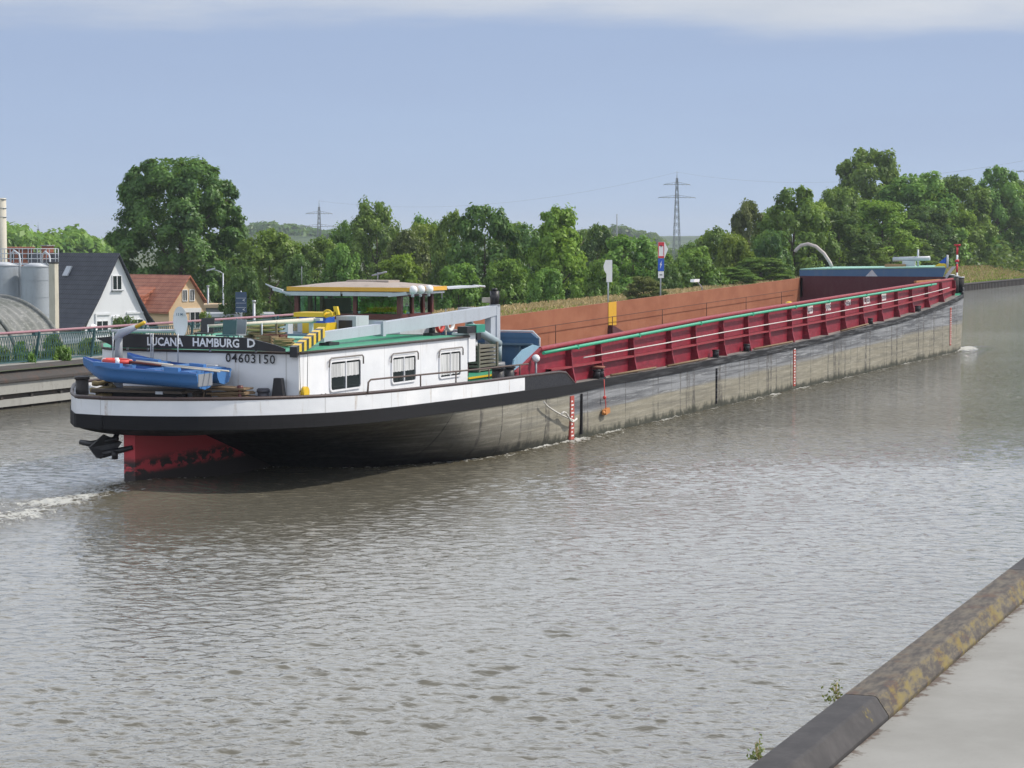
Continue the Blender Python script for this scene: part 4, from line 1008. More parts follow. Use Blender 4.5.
# thin chain rail inside the hold above the near coaming (far walkway rail)
b=mB('maroon'); b.mats=[paint('rusty_rail',(.09,.035,.025),.8)]
xr=frange(72,129,3.6); b.tube([(x,34.2,ZT(x)-.62) for x in xr],.018,4)
for x in xr[1::2]: b.cyl((x,34.2,ZT(x)-1.5),(x,34.2,ZT(x)-.6),.02,n=4)
build('hold_rail',b,B)
# --- near coaming
co_=MB(); b=co_; b.mat('redpanel')
P=[[(x,25.620,zd(x)+.001),(x,25.620,ZN(x)-.1)] for x in frange(66.2,130.5,1.6)]
b.grid(P,False); nc=build('near_coaming',b,B)
b=mB('redpanel'); b.prism([(63.85,25.62,zd(63.85)),(63.85,25.62,2.32),(65.95,25.62,2.97),(66.2,25.62,2.97),(66.2,25.62,zd(66.2))],(0,.03,0)); b.mat('redcap'); b.prism([(63.85,25.56,2.30),(63.85,25.56,2.36),(65.95,25.56,3.01),(65.95,25.56,2.95)],(0,.12,0)); build('aft_plate',b,nc)
b=mB('redcap'); P=[]
for x in frange(65.9,130.5,1.6): 
    z=ZN(x); P.append([(x,25.55,z-.085),(x,25.54,z-.04),(x,25.56,z),(x,25.59,z+.012),(x,25.70,z+.012),(x,25.73,z-.02),(x,25.73,z-.085)])
b.grid(P,True,flip=False); build('coaming_cap',b,nc)
ribs=[68.23,71.01,74.3,78.44,81.39,84.93,88.34,91.31,94.96,97.52,100.72,104.35,107.99,111.88,115.58,119.02,123.02,126.81,130.5]
RI=[]
for x in ribs:
    z=ZN(x)-.12; zl=zd(x)+.002; b=mB('redpanel'); yb=25.32 if x<128 else 25.5
    b.prism([(x,25.620,z),(x,25.480,z),(x,25.420,zl+.45),(x,yb,zl),(x,25.620,zl)],(.07,0,0))
    b.prism([(x-.01,25.475,z),(x+.08,25.475,z),(x+.08,25.415,zl+.45),(x+.08,yb-.005,zl),(x-.01,yb-.005,zl),(x-.01,25.415,zl+.45)],(0,-.012,0)); build('rib',b,nc)
b=mB('redcap'); b.mats=[M['redcap']]; P=[[(x,25.620,(ZN(x)*.40+zd(x)*.60)+.02),(x,25.420,(ZN(x)*.40+zd(x)*.60)+.02),(x,25.420,(ZN(x)*.40+zd(x)*.60)-.04),(x,25.620,(ZN(x)*.40+zd(x)*.60)-.04)] for x in frange(66.4,130.5,1.5)]
b.grid(P,False,flip=True); build('stiffener',b,nc)
b=mB('greenpipe'); b.tube([(x,25.380,ZN(x)-.15) for x in frange(65.6,124.8,4)],.055,8); 
for x in ribs[::2]: 
    if x<124: b.box(x+.3,x+.38,25.320,25.440,ZN(x)-.22,ZN(x)-.08)
build('wash_pipe',b,nc)
b=mB('palebeige'); b.mats=[paint('white_cable_duct',(.62,.58,.56),.6,dirt=.3)]; b.tube([(x,25.385,ZN(x)*.58+zd(x)*.42-.0) for x in frange(69.2,128.5,4)],.024,5); build('cable_duct',b,nc)
# white stencils on coaming panels
for x0,x1,t_ in ((97.75,99.1,'VORS'),(100.95,102.3,'FÜHR'),(104.6,106.1,'BITTE'),(108.2,110.1,'HALTEN'),(112.1,113.6,'FREI')):
    b=mB('signwhite'); b.mats=[paint('worn_white_stencil',(.72,.66,.66),.7,dirt=.35,dirtcol=(.35,.08,.1),scale=4)]; z=ZN(x0)-.60
    text_into(b,{'VORS':'V MES','FÜHR':'T MARE','BITTE':'Ry-LEM','HALTEN':'HALTER','FREI':'WEISS'}[t_],(x0,25.613,z),(1,0,.016),(0,0,1),.37,(x1-x0)*1.05,bold=.05)
    build('marking',b,nc)
# coaming aft end gusset, lamp, bell pipe
b=mB('blue'); b.mats=[paint('pale_blue_gusset_paint',(.22,.38,.50),.5,dirt=.25)]
b.prism([(63.7,25.70,2.35),(63.9,25.70,2.72),(64.6,25.70,2.98),(65.5,25.70,3.10),(66.3,25.70,2.98),(65.9,25.70,2.9)],(0,-.05,0)); build('gusset',b,nc)
b=mB('white'); b.ball((65.15,25.45,2.70),.125,n=7); b.mat('grey'); b.cyl((65.15,25.45,1.85),(65.15,25.45,2.6),.035,n=6); build('deck_lamp',b,B)
# aft bulkhead of the hold (blue)
b=mB('blue'); b.box(66.62,66.75,25.95,34.4,1.82,3.25); 
b.prism([(66.6,25.98,3.25),(66.6,26.2,3.42),(66.6,34.1,3.42),(66.6,34.35,3.25)],(.15,0,0))
b.mat('bluegrey')
for k in range(8): y=26.5+k*1.05; b.box(66.52,66.618,y,y+.06,1.84,3.0)
b.box(66.45,66.618,26.1,34.3,3.03,3.09); b.box(66.50,66.618,26.1,34.3,2.35,2.40)
b.mat('lightgrey'); b.tube([(66.68,25.93,1.9),(66.68,25.93,3.25),(66.68,26.15,3.46),(66.68,34.1,3.46)],.03,6)
build('hold_bulkhead',b,B)
# bollards on the side deck
def bollard(x,y,z,h=.32,r=.12,twin=False,m='black',nm='bollard'):
    b=mB(m)
    for dx in ((0,.34) if twin else (0,)):
        b.cyl((x+dx,y,z),(x+dx,y,z+h),r,r*.95,12); b.cyl((x+dx,y,z+h-.05),(x+dx,y,z+h),r*1.15,r*1.15,12)
    b.box(x-r-.05,x+(.34 if twin else 0)+r+.05,y-r-.03,y+r+.03,z,z+.03); return build(nm,b,B)
for x,t_ in ((70.4,True),(83.7,False),(87.9,False),(109.3,False),(120.0,True)): bollard(x,25.38,zd(x)+.0,.30,twin=t_)
# hatch-cover lashing rods / odds lying on the side deck
b=mB('redcap'); b.mats=[paint('rusty_red_cap',(.30,.12,.08),.8)]; b.cyl((70.57,25.38,2.13),(70.57,25.38,2.19),.22,n=12); build('bollard_cap',b,B)
for p_,q_,l_ in (((71.5,25.28,1.85),(76.2,25.28,1.86),'rusty wooden pole on the side deck just forward of the first pair of bollards'),((77.5,25.28,1.85),(82.2,25.26,1.90),'second pole on the side deck, ending at the black bollard'),((88.6,25.28,1.97),(94.5,25.28,2.02),'thin pole on the side deck aft of the middle draught scale'),((103,25.28,2.16),(108.4,25.28,2.3),'thin pole on the side deck under the white stencils')):
    b=mB('wood'); b.tube([p_,q_],.04,5); o=build('boat_pole',b,org=p_); tag(o,l_,'pole','poles lying along the side deck')
# plate joint strips on the hull (vertical doubler bars)
for x,z0 in ((68.3,.15),(83.0,.15)):
    b=mB('grey'); b.mats=[M['strake']]; b.box(x-.05,x+.05,side(x)-.05,side(x)+.02,z0,zd(x)-.36); build('fender_bar',b,hull)
# float hanging over the side, rope on the side
b=mB('orange'); b.mats=[paint('dull_orange_float',(.55,.22,.06),.7,dirt=.5)]; b.obox((70.35,25.03,.74),(.20,0,.03),(0,.07,0),(-.02,0,.08)); b.cyl((70.12,25.03,.72),(70.04,25.03,.69),.07,.04,8)
o=build('float',b,org=(70.5,25.0,.9)); tag(o,'small orange float hung against the scraped hull side','float')
b=mB('redlife'); b.tube([(70.2,25.05,zd(70)),(70.2,25.03,1.3),(70.28,25.02,1.0),(70.3,25.02,.82)],.014,5); b.ball((70.2,25.03,1.2),.06,n=5); build('lanyard',b,o) ; 
b=mB('palebeige'); b.mats=[paint('white_rope',(.62,.60,.56),.9,dirt=.3)]; pts=[(64.6+2.7*t,25.0-.02,1.43-.78*t**.75) for t in [i/14 for i in range(15)]]
b.tube(pts,.026,6); b.tube([(p[0]+.12,p[1]-.02,p[2]+.10*math.sin(i)) for i,p in enumerate(pts[7:])],.03,6); o=build('mooring_rope',b,org=pts[0]); tag(o,'white rope slung along the hull to the first red draught scale','rope')
# --- deckhouse
ZR=3.5
DH=MB(); b=DH; b.mat('whiteplate'); zt=ZR
plan=[(50.9,26.2),(50.85,28.0),(50.9,30.6),(51.0,31.5),(51.5,32.2),(53.2,33.3),(55,33.9),(61.6,33.9),(61.6,26.2)]
prof=[(x,y) for x,y in plan]
n=len(prof); base=b.add([(x,y,1.7) for x,y in prof]+[(x,y,zt) for x,y in prof])
for i in range(n): j=(i+1)%n; b.face([base+j,base+i,base+n+i,base+n+j],False)
dh=build('deckhouse',b,B)
b=mB('green'); 
prr=[(x+(-.05 if x<52 else 0),y+(-.05 if y<27 else 0)) for x,y in prof]
base=b.add([(x,y,zt+.02) for x,y in prr]); b.face([base+i for i in reversed(range(n))])
b.add([]); roof=build('roof',b,dh)
b=mB('rubber'); b.mats=[paint('roof_edge_brown',(.05,.035,.03),.6)]; pl=[(x,y,zt) for x,y in prr]; b.tube(pl+[pl[0]],.035,6); build('roof_edge',b,roof)
def cab_window(x0,x1,z0,z1,cw):
    y=26.2-.012; r=.12
    def rr(x0,x1,z0,z1,r,yy):
        p=[]
        for cx_,cz_,a0 in ((x1-r,z1-r,0),(x0+r,z1-r,90),(x0+r,z0+r,180),(x1-r,z0+r,270)):
            for k in range(5): a=math.radians(a0+90*k/4); p.append((cx_+r*math.cos(a),yy,cz_+r*math.sin(a)))
        return p
    b=mB('glass'); b.prism(rr(x0,x1,z0,z1,.08,y),(0,.008,0)); W=build('window',b,dh)
    b=mB('white'); A=rr(x0-.055,x1+.055,z0-.05,z1+.05,.12,y-.03); C=rr(x0,x1,z0,z1,.08,y-.03); i0=b.add(A+C); m_=len(A)
    for i in range(m_): j=(i+1)%m_; b.face([i0+j,i0+i,i0+m_+i,i0+m_+j])
    A2=rr(x0-.055,x1+.055,z0-.05,z1+.05,.12,y+.01); i1=b.add(A2)
    for i in range(m_): j=(i+1)%m_; b.face([i0+i,i0+j,i1+j,i1+i])
    b.box((x0+x1)/2-.018,(x0+x1)/2+.018,y-.035,y-.004,z0,z1); build('frame',b,W)
    b=mB('grey'); b.mats=[paint('rain_gutter',(.22,.2,.19),.6)]; b.tube([(x0-.14,y-.04,z1-.12),(x0-.12,y-.05,z1+.06),(x0-.02,y-.06,z1+.115),(x1+.02,y-.06,z1+.115),(x1+.12,y-.05,z1+.06),(x1+.14,y-.04,z1-.12)],.022,5); build('rain_bar',b,W)
    # lace curtain just inside the pane: seen through, so it sits on the glass line
    b=mB('curtain'); xa=x0+.05;P=[]
    for k in range(41):
        x=x0+.06+(x1-x0-.12)*k/40; P.append([(x,y-.002-.006*abs(math.sin(k*1.1)),z1-.05),(x,y-.002-.008*abs(math.sin(k*1.1)),z1-(z1-z0)*cw-.006*math.sin(k*1.1))])
    b.grid(P,True,flip=False); build('curtain',b,W)
cab_window(52.62,54.35,2.47,3.18,.55); cab_window(56.35,57.85,2.45,3.12,.58); cab_window(59.55,61.0,2.42,3.10,.93)
# forward wing of the side wall with lamp box
b=mB('white'); b.box(61.603,62.1,26.16,26.7,2.75,3.6); build('wall_wing',b,dh)
b=mB('palegreen'); b.mats=[paint('sidelight_green',(.02,.26,.18),.4)]; b.box(61.8,62.45,26.0,26.35,3.603,3.83); b.mat('black'); b.box(61.15,61.797,26.02,26.33,3.603,3.8); build('side_light',b,dh)
# number and name
b=mB('black'); text_into(b,'04603150',(50.845-.02,28.22,3.24),(.0,-1,-.018),(0,0,1),.23,1.40,spacing=1.1,bold=.012); build('registration_number',b,dh)
b=mB('black'); xb=50.62; b.prism([(xb,31.3,3.57),(xb,31.9,3.80),(xb,31.2,3.86),(xb,30.9,3.92),(xb,27.5,3.87),(xb,26.7,3.70),(xb,26.45,3.62),(xb,26.45,3.54),(xb,27.3,3.55)],(.06,0,0))
nb=build('name_board',b,dh)
def L(px): return atX(px,342,xb).y
for t_,p0,p1 in (('LUCANA',147.5,183.5),('HAMBURG',193,239.5),('D',247.5,255.5)):
    b=mB('signwhite'); text_into(b,t_,(xb-.012,L(p0),3.63),(0,-1,-.01),(0,0,1),.22,L(p0)-L(p1),bold=.028); build('lettering',b,nb)
b=mB('galv')
for y in (31.0,30.4,28.6,27.3): b.cyl((50.72,y,3.5),(50.72,y,3.62),.03,n=5)
build('bracket',b,nb)
# stays in front of the board
b=mB('galv')
for px in (113,151,153,178): y=atX(px,350,50.5).y; b.cyl((50.5,y,2.9),(50.5,y,3.95),.018,n=5)
build('stay',b,dh)
b=mB('lightgrey'); y=atX(211,350,50.6).y; b.cyl((50.6,y,2.95),(50.6,y,3.10),.05,.06,8); b.cyl((50.6,y,3.10),(50.6,y,3.18),.18,.2,12); b.mat('black'); b.cyl((50.6,y,2.75),(50.6,y,2.95),.05,n=8); build('vent_cowl',b,dh)
# green bits on roof edge left
b=mB('green'); b.box(51.05,51.6,29.9,31.7,3.53,3.70); build('roof_hatch',b,roof)
# near handrail
b=mB('brown'); b.mats=[paint('rusty_handrail',(.10,.07,.06),.7)]
hy=25.32; zz=lambda x: zbw(x)+.36
xr=[53.1]+frange(56,63.2,2.4)
b.tube([(53.0,hy,zbw(53)),(53.05,hy,zz(53)-.06),(53.2,hy,zz(53.2))]+[(x,hy,zz(x)) for x in frange(54,64.2,2)],.024,6)
for x in (56.3,58.7,61.1,63.5): b.cyl((x,hy,zbw(x)-.05),(x,hy,zz(x)),.02,n=6)
build('handrail',b,B)
# fore cabin (low green) with yellow lines
b=mB('green'); b.box(61.603,65.4,26.2,33.8,1.79,2.32); fcab=build('fore_cabin',b,B)
b=mB('yellow'); b.box(61.61,65.43,26.15,26.197,2.25,2.30); b.box(61.61,65.43,26.15,26.197,1.98,2.03); b.box(65.402,65.45,26.2,33.8,2.25,2.30); build('edge_stripe',b,fcab)
bollard(62.35,25.55,zd(63)-.02,.74,.19)
bollard(63.15,25.55,zd(63)-.02,.74,.19)
b=mB('brown'); b.box(61.603,61.9,26.3,27.2,2.32,2.75); b.mats=[M['maroon']]; build('locker',b,fcab)
# --- wheelhouse
WX0,WX1,WY0,WY1=62.0,64.25,28.55,31.95
b=mB('lightgrey'); b.box(WX0,WX1,WY0,WY1,2.33,3.93); WH=build('wheelhouse',b,B)
b=mB('brown'); zb0,zb1=3.93,4.10
b.box(WX0-.03,WX1+.03,WY0-.03,WY1+.03,zb0,zb1)
for x in (WX0,WX1):
    for y in (WY0,WY1): b.box(x-.07,x+.07,y-.07,y+.07,zb1,4.68)
b.box(WX0-.05,WX0+.05,29.95,30.07,zb1,4.68)
b.mat('redbrown')
for x in (62.85,63.65): b.box(x-.06,x+.06,WY0-.05,WY0+.05,zb1,4.68); b.box(x-.06,x+.06,WY1-.05,WY1+.05,zb1,4.68)
b.mat('brown')
b.box(WX1-.05,WX1+.05,30.2,30.3,zb1,4.68); b.box(WX0-.06,WX1+.06,WY0-.06,WY1+.06,4.62,4.69)
build('cabin_frame',b,WH)
for (x0,x1,y0,y1) in ((WX0,WX0,WY0+.07,29.95),(WX0,WX0,30.07,WY1-.07),(WX1,WX1,WY0+.07,30.2),(WX1,WX1,30.3,WY1-.07)):
    b=mB('cabglass'); b.quad((x0,y1,zb1),(x0,y0,zb1),(x0,y0,4.62),(x0,y1,4.62)); build('window',b,WH)
for y in (WY0,WY1):
    for x0,x1 in ((WX0+.07,62.79),(62.91,63.59),(63.71,WX1-.07)): b=mB('cabglass'); b.quad((x0,y,zb1),(x1,y,zb1),(x1,y,4.62),(x0,y,4.62)); build('window',b,WH)
# interior: console, seat, plants
b=mB('black'); b.box(63.9,64.35,29.0,31.6,3.72,4.0); b.box(62.9,63.3,30.6,31.1,3.72,4.15); b.box(62.85,62.95,30.6,31.1,4.1,4.55); b.box(63.7,64.0,31.3,31.9,3.72,4.5); b.cyl((62.6,29.2,3.74),(62.6,29.2,4.0),.18,n=10); b.cyl((62.5,31.6,3.74),(62.5,31.6,4.6),.03,n=6); b.mat('lightgrey'); b.cyl((62.5,29.15,3.8),(62.5,29.15,4.6),.03,n=6); build('helm_console',b,WH)
g_=np.random.default_rng(5); nP=620; C=np.stack([g_.normal(62.3,.10,nP),g_.normal(29.35,.28,nP),4.12+np.abs(g_.normal(0,.19,nP))],1); Nn=g_.normal(size=(nP,3)); Nn/=np.linalg.norm(Nn,axis=1,keepdims=True)
o=leafcloud('potted_plant',C,Nn,.16,g_.random(nP),'houseplant'); tag(o,'leafy green house plant behind the aft wheelhouse window','plant')
b=mB('roofbeige'); rz0=4.80
ry0,ry1,rx0,rx1=28.10,32.1,61.65,64.4
R1=[(rx0,ry0),(rx1,ry0),(rx1,ry1),(rx0,ry1)]
P=[]
for i in range(9):
    y=ry0+(ry1-ry0)*i/8; cr=.17*math.sin(math.pi*i/8)**.6; P.append([(rx0+(rx1-rx0)*j/6,y,rz0+.09+cr*max(0,math.sin(math.pi*j/6))**.45) for j in range(7)])
b.grid(P,True,flip=True); b.box(62.6,63.4,29.2,30.6,rz0+.22,rz0+.29)
WR=build('roof',b,WH)
b=mB('orangeyellow'); b.box(rx0-.02,rx0+.04,ry0-.02,ry1+.02,rz0-.02,rz0+.10); b.box(rx1-.04,rx1+.02,ry0-.02,ry1+.02,rz0-.02,rz0+.10); b.box(rx0+.04,rx1-.04,ry0-.02,ry0+.04,rz0-.02,rz0+.10); b.box(rx0+.04,rx1-.04,ry1-.04,ry1+.02,rz0-.02,rz0+.10)
build('roof_trim',b,WR)
b=mB('lightgrey'); b.box(rx0+.04,rx1-.04,ry0+.04,ry1-.04,4.695,4.76); b.box(rx0-.05,rx0+.0,30.32,ry1+.05,4.64,4.755); b.box(rx0-.05,rx0+.0,28.6,30.24,4.64,4.755); 
b.tube([(rx0-.02,ry1-.1,4.66),(rx0-.05,ry1+.3,4.80),(rx0-.05,ry1+.72,4.98)],[.05,.05,.02],6); b.obox((rx0-.04,ry1+.3,4.80),(0,.16,.04),(.05,0,0),(0,-.01,.05)); b.obox((rx0-.02,ry0+.35,4.70),(0,.3,-.03),(.04,0,0),(0,.01,.05)); build('sun_blind',b,WR)
b=mB('lightgrey'); b.obox((65.85,28.45,4.83),(1.25,0,.01),(0,.32,0),(0,0,.025)); b.cyl((65.0,28.5,4.5),(65.0,28.5,4.8),.02,n=5); b.cyl((67.0,28.3,4.86),(67.7,28.2,4.82),.035,n=6); build('sun_visor',b,WR)
for y in (28.35,):
    for k,x in enumerate((61.75,62.3,62.9)): b=mB('white'); b.ball((x,28.0,4.83),.13,n=8); b.mat('lightgrey'); b.cyl((x,28.02,4.62),(x,28.02,4.72),.05,n=8); build('floodlight',b,WR)
b=mB('grey'); b.cyl((64.4,30.4,5.05),(64.4,30.4,5.3),.02,n=5); b.tube([(64.4,30.6,5.2),(64.4,30.1,5.32)],.03,5); b.cyl((62.2,31.9,4.95),(62.2,31.9,5.5),.01,n=4); build('aerial',b,WR)
b=mB('palebeige'); b.cyl((66.2,28.9,2.3),(66.2,28.9,4.15),.025,n=6); b.cyl((66.5,27.5,3.9),(66.5,27.5,4.35),.03,n=6); b.box(66.4,66.6,27.3,27.75,4.35,4.50); build('radar_bar',b,B)
b=mB('lightgrey'); b.box(66.0,66.4,27.8,28.4,4.0,4.2); b.box(66.1,66.3,28.0,28.2,3.3,4.0); build('hatch_box',b,B)
b=mB('palebeige'); b.box(64.6,65.3,28.7,30.2,2.33,3.9); build('hatch_box',b,B)
# --- crane
cy_=27.2
b=mB('grey'); b.cyl((65.9,cy_,2.3),(65.9,cy_,2.36),.50,n=18); b.cyl((65.9,cy_,2.36),(65.9,cy_,2.52),.42,.40,18); CR=build('deck_crane',b,B)
b=mB('lightgrey'); b.mats=[paint('crane_grey',(.42,.46,.52),.45,dirt=.2)]
b.box(65.95,66.22,cy_-.14,cy_+.14,2.5,4.26); b.box(65.55,65.95,cy_-.10,cy_+.10,2.5,3.95); build('crane_post',b,CR)
b=mB('grey'); b.cyl((65.75,cy_-.28,2.55),(65.75,cy_-.28,3.15),.10,n=12); b.cyl((65.75,cy_-.28,3.1),(64.0,cy_-.05,3.72),.13,.13,12); b.mats=[paint('crane_grey2',(.34,.42,.46),.4,dirt=.2)]; build('crane_ram',b,CR)
b=MB(); b.mats=[MATS['crane_grey']]
b.prism([(66.25,cy_-.13,4.28),(66.1,cy_-.13,3.98),(64.6,cy_-.13,3.86),(57.6,cy_-.13,3.68),(57.6,cy_-.13,4.02)],(0,.26,0))
b.box(57.62,57.8,cy_-.16,cy_+.16,3.64,4.06)
b.prism([(57.6,cy_-.10,3.98),(57.6,cy_-.10,3.70),(54.1,cy_-.10,3.63),(54.1,cy_-.10,3.89)],(0,.20,0)); build('boom',b,CR)
# striped jib tip folded down
A=Vector((53.9,cy_-.13,3.90)); C_=Vector((50.7,cy_-.95,3.53)); nst=12; d=(C_-A)/nst; nrm=Vector((-.1,0,1)); 
b=MB()
up_=Vector((0,-.0,.13)); wd=Vector((0,.10,0))
for k in range(nst):
    b.mat('yellow' if k%2==0 else 'black'); c=A+d*(k+.5); b.obox(c,d*.499,wd,up_)
build('jib_tip',b,CR)
b=mB('black'); b.cyl((50.78,26.12,3.5),(50.78,26.10,2.55),.008,n=4); b.cyl((51.2,26.1,3.55),(51.15,26.1,2.55),.008,n=4); b.mat('yellow'); b.cyl((50.98,26.02,2.52),(50.98,26.12,2.52),.15,n=14); b.box(50.86,51.1,26.03,26.11,2.34,2.52); build('hook_block',b,CR)
b=mB('black'); b.cyl((61.3,27.2,3.52),(61.3,27.2,3.8),.10,n=8); b.box(61.0,61.55,27.05,27.35,3.52,3.6); build('boom_rest',b,CR); b=mB('black'); b.cyl((54.6,27.2,3.52),(54.6,27.2,3.62),.10,n=8); b.box(54.3,54.9,27.05,27.35,3.52,3.6); build('boom_rest',b,CR)
b=mB('black'); b.cyl((66.1,cy_,4.28),(66.1,cy_,4.72),.13,.15,10); b.cyl((66.1,cy_,4.72),(66.1,cy_,4.8),.09,n=8); b.mat('grey'); b.cyl((66.1,cy_,4.26),(66.1,cy_,4.3),.17,n=10); build('crane_lamp',b,CR)
b=mB('galv'); b.cyl((63.9,26.95,3.3),(63.9,26.95,3.72),.02,n=5); b.mat('white'); b.cyl((63.9,26.95,3.08),(63.9,26.95,3.3),.10,.08,10); b.mat('black'); b.box(63.75,64.05,26.8,27.1,3.3,3.5); build('hanging_lamp',b,CR)
# stacked grey crates by the crane foot
b=mB('wood'); b.mats=[paint('grey_slatted_crate',(.16,.15,.12),.85,dirt=.5)]
for k in range(7): b.box(63.6,65.1,26.7,27.9,2.36+k*.115,2.36+k*.115+.07)
b.box(63.58,63.66,26.66,26.72,2.33,3.2); b.box(65.0,65.1,26.66,26.72,2.33,3.2)
o=build('slatted_crate',b,org=(64.3,27.3,2.33)); tag(o,'grey slatted crate beside the crane foot','crate')
# --- things on the deckhouse roof
zr=ZR+.02
def pR(px,py,x): return atX(px,py,x)
def item(name,b,label,cat,org,group=None): o=build(name,b,org=org); tag(o,label,cat,group); return o
# big pale base and blue-grey hatch below the yellow/blue box
y0=atX(311,335,58.5).y; y1=atX(283,335,58.5).y
b=mB('bluegrey'); b.box(58.5,60.2,29.0,31.35,zr+.001,3.62); build('skylight_hatch',b,roof)
b=mB('palegreen'); b.box(57.0,58.4,29.2,31.6,zr+.001,zr+.05); build('roof_panel',b,roof)
T=thing('flag_box',(59.5,29.9,3.62),'yellow and blue striped box on the roof aft of the wheelhouse','box')
b=mB('flagblue'); b.box(59.2,59.9,29.66,30.45,3.92,4.09); b.mat('yellow'); b.box(59.19,59.92,29.60,30.35,3.625,3.918); b.box(59.17,59.95,29.66,30.62,4.092,4.22); build('body',b,T)
b=mB('yellow'); b.tube([(59.17,29.52+.14*math.cos(a),4.15+.14*math.sin(a)) for a in [i*math.pi/8 for i in range(-1,10)]],.03,6); b.obox((59.3,29.30,4.28),(0,.06,0),(.05,0,0),(0,.03,.12)); b.obox((59.3,29.5,4.15),(0,.2,-.05),(.05,0,0),(0,.0,.05)); build('lid_ring',b,T)
b=mB('lightgrey'); b.box(59.95,60.8,29.0,29.64,3.53,4.10); b.mat('darkframe'); b.box(59.93,59.948,29.12,29.55,3.62,3.98); build('vent_housing',b,roof)
b=mB('lightgrey'); b.box(58.6,58.9,30.5,31.25,3.62,3.98); b.mat('darkframe'); b.box(58.58,58.598,30.78,30.9,3.64,3.9); build('vent_housing',b,roof)
# lowered pale mast resting on a bracket
a=atX(209,326,54.0); c=atX(315,320,57.3)
b=mB('palebeige'); b.tube([a,(Vector(a)+Vector(c))/2,c],[.04,.055,.07],8); 
m_=Vector(c)-Vector((.0,-.1,0)); b.mat('lightgrey'); b.box(m_.x-.06,m_.x+.06,m_.y-.02,m_.y+.06,zr,m_.z); b.box(m_.x-.1,m_.x+.1,m_.y-.3,m_.y+.05,m_.z-.02,m_.z+.05); q_=Vector(a).lerp(Vector(c),.3); b.box(q_.x-.04,q_.x+.04,q_.y-.04,q_.y+.04,zr,q_.z)
item('lowered_mast',b,'long bleached mast lying lowered over the aft roof','mast',a)
a=atX(118,330,52.6); c=atX(209,318,55.5)
# kayaks/boards stack
def board(px0,px1,py,x,m,label):
    a=Vector(atX(px0,py,x)); c=Vector(atX(px1,py,x)); L_=(c-a); b=mB(m); P=[]
    for i in range(13):
        t=i/12; w=math.sin(math.pi*(.04+.92*t))**.5; p=a+L_*t; P.append([(p.x+.22*w*math.cos(u),p.y,p.z+.055*w*math.sin(u)+.03*(2*t-1)**2) for u in [k*math.pi/5 for k in range(11)]])
    b.grid(P,True); o=item('surf_board',b,label,'board',a,'boards stacked on the roof'); return o
rack=mB('wood'); rack.mats=[paint('rack_wood',(.20,.14,.09),.9)]
ra=atX(247,335,56.3); rb=atX(284,335,56.3)
for y in (ra.y-.1,(ra.y+rb.y)/2,rb.y+.1): rack.box(56.0,56.6,y-.03,y+.03,zr,zr+.18); rack.box(56.02,56.06,y-.03,y+.03,zr+.18,atX(250,324,56.3).z+.1)
rack.box(56.28,56.34,rb.y+.07,ra.y-.07,zr+.15,zr+.21)
item('board_rack',rack,'low wooden rack under the yellowish boards on the roof','rack',(56.3,ra.y,zr))
m1=paint('pale_yellow_board',(.52,.42,.17),.5,dirt=.3); M['pyb']=m1; M['pbb']=paint('brownish_board',(.36,.26,.13),.6,dirt=.4)
board(246,285,326,56.3,'pyb','pale yellow board, topmost on the roof rack'); board(244,284,330,56.3,'pyb','dull yellow board in the middle of the roof rack'); board(247,286,334,56.35,'pbb','brownish board at the bottom of the roof rack')
# satellite dish
p=Vector(atX(181,322,51.6)); T=thing('satellite_dish',(p.x,p.y-.05,zr),'large white satellite dish standing on edge on the aft roof','dish')
b=mB('white'); N_=Vector((-.93,.12,.10)).normalized(); U_=Vector((0,0,1)); U_=(U_-N_*U_.dot(N_)).normalized(); W_=U_.cross(N_)
ring=[];P=[]
U_=(U_+W_*-.12).normalized()
for i in range(7):
    r=i/6; P.append([tuple(p+U_*(.40*r*math.cos(a))+W_*(.23*r*math.sin(a))+N_*(.07*r*r-.035)) for a in [k*2*math.pi/28 for k in range(29)]])
b.grid(P,True); P2=[[tuple(Vector(v)-N_*.015) for v in r] for r in P]; b.grid(P2,True,flip=True); dsh=build('reflector',b,T)
b=mB('grey'); b.mats=[M['bluegrey']]
Wr=W_*-1 if W_.dot(Rt)<0 else W_; text_into(b,'I S M',tuple(p+N_*.05+U_*.16-Wr*.10),tuple(Wr),tuple(U_),.07,.2) ; build('marking',b,dsh)
b=mB('galv'); b.cyl((p.x+.12,p.y+.03,zr-.02),(p.x+.1,p.y+.02,p.z),.03,n=6); build('mount',b,T)
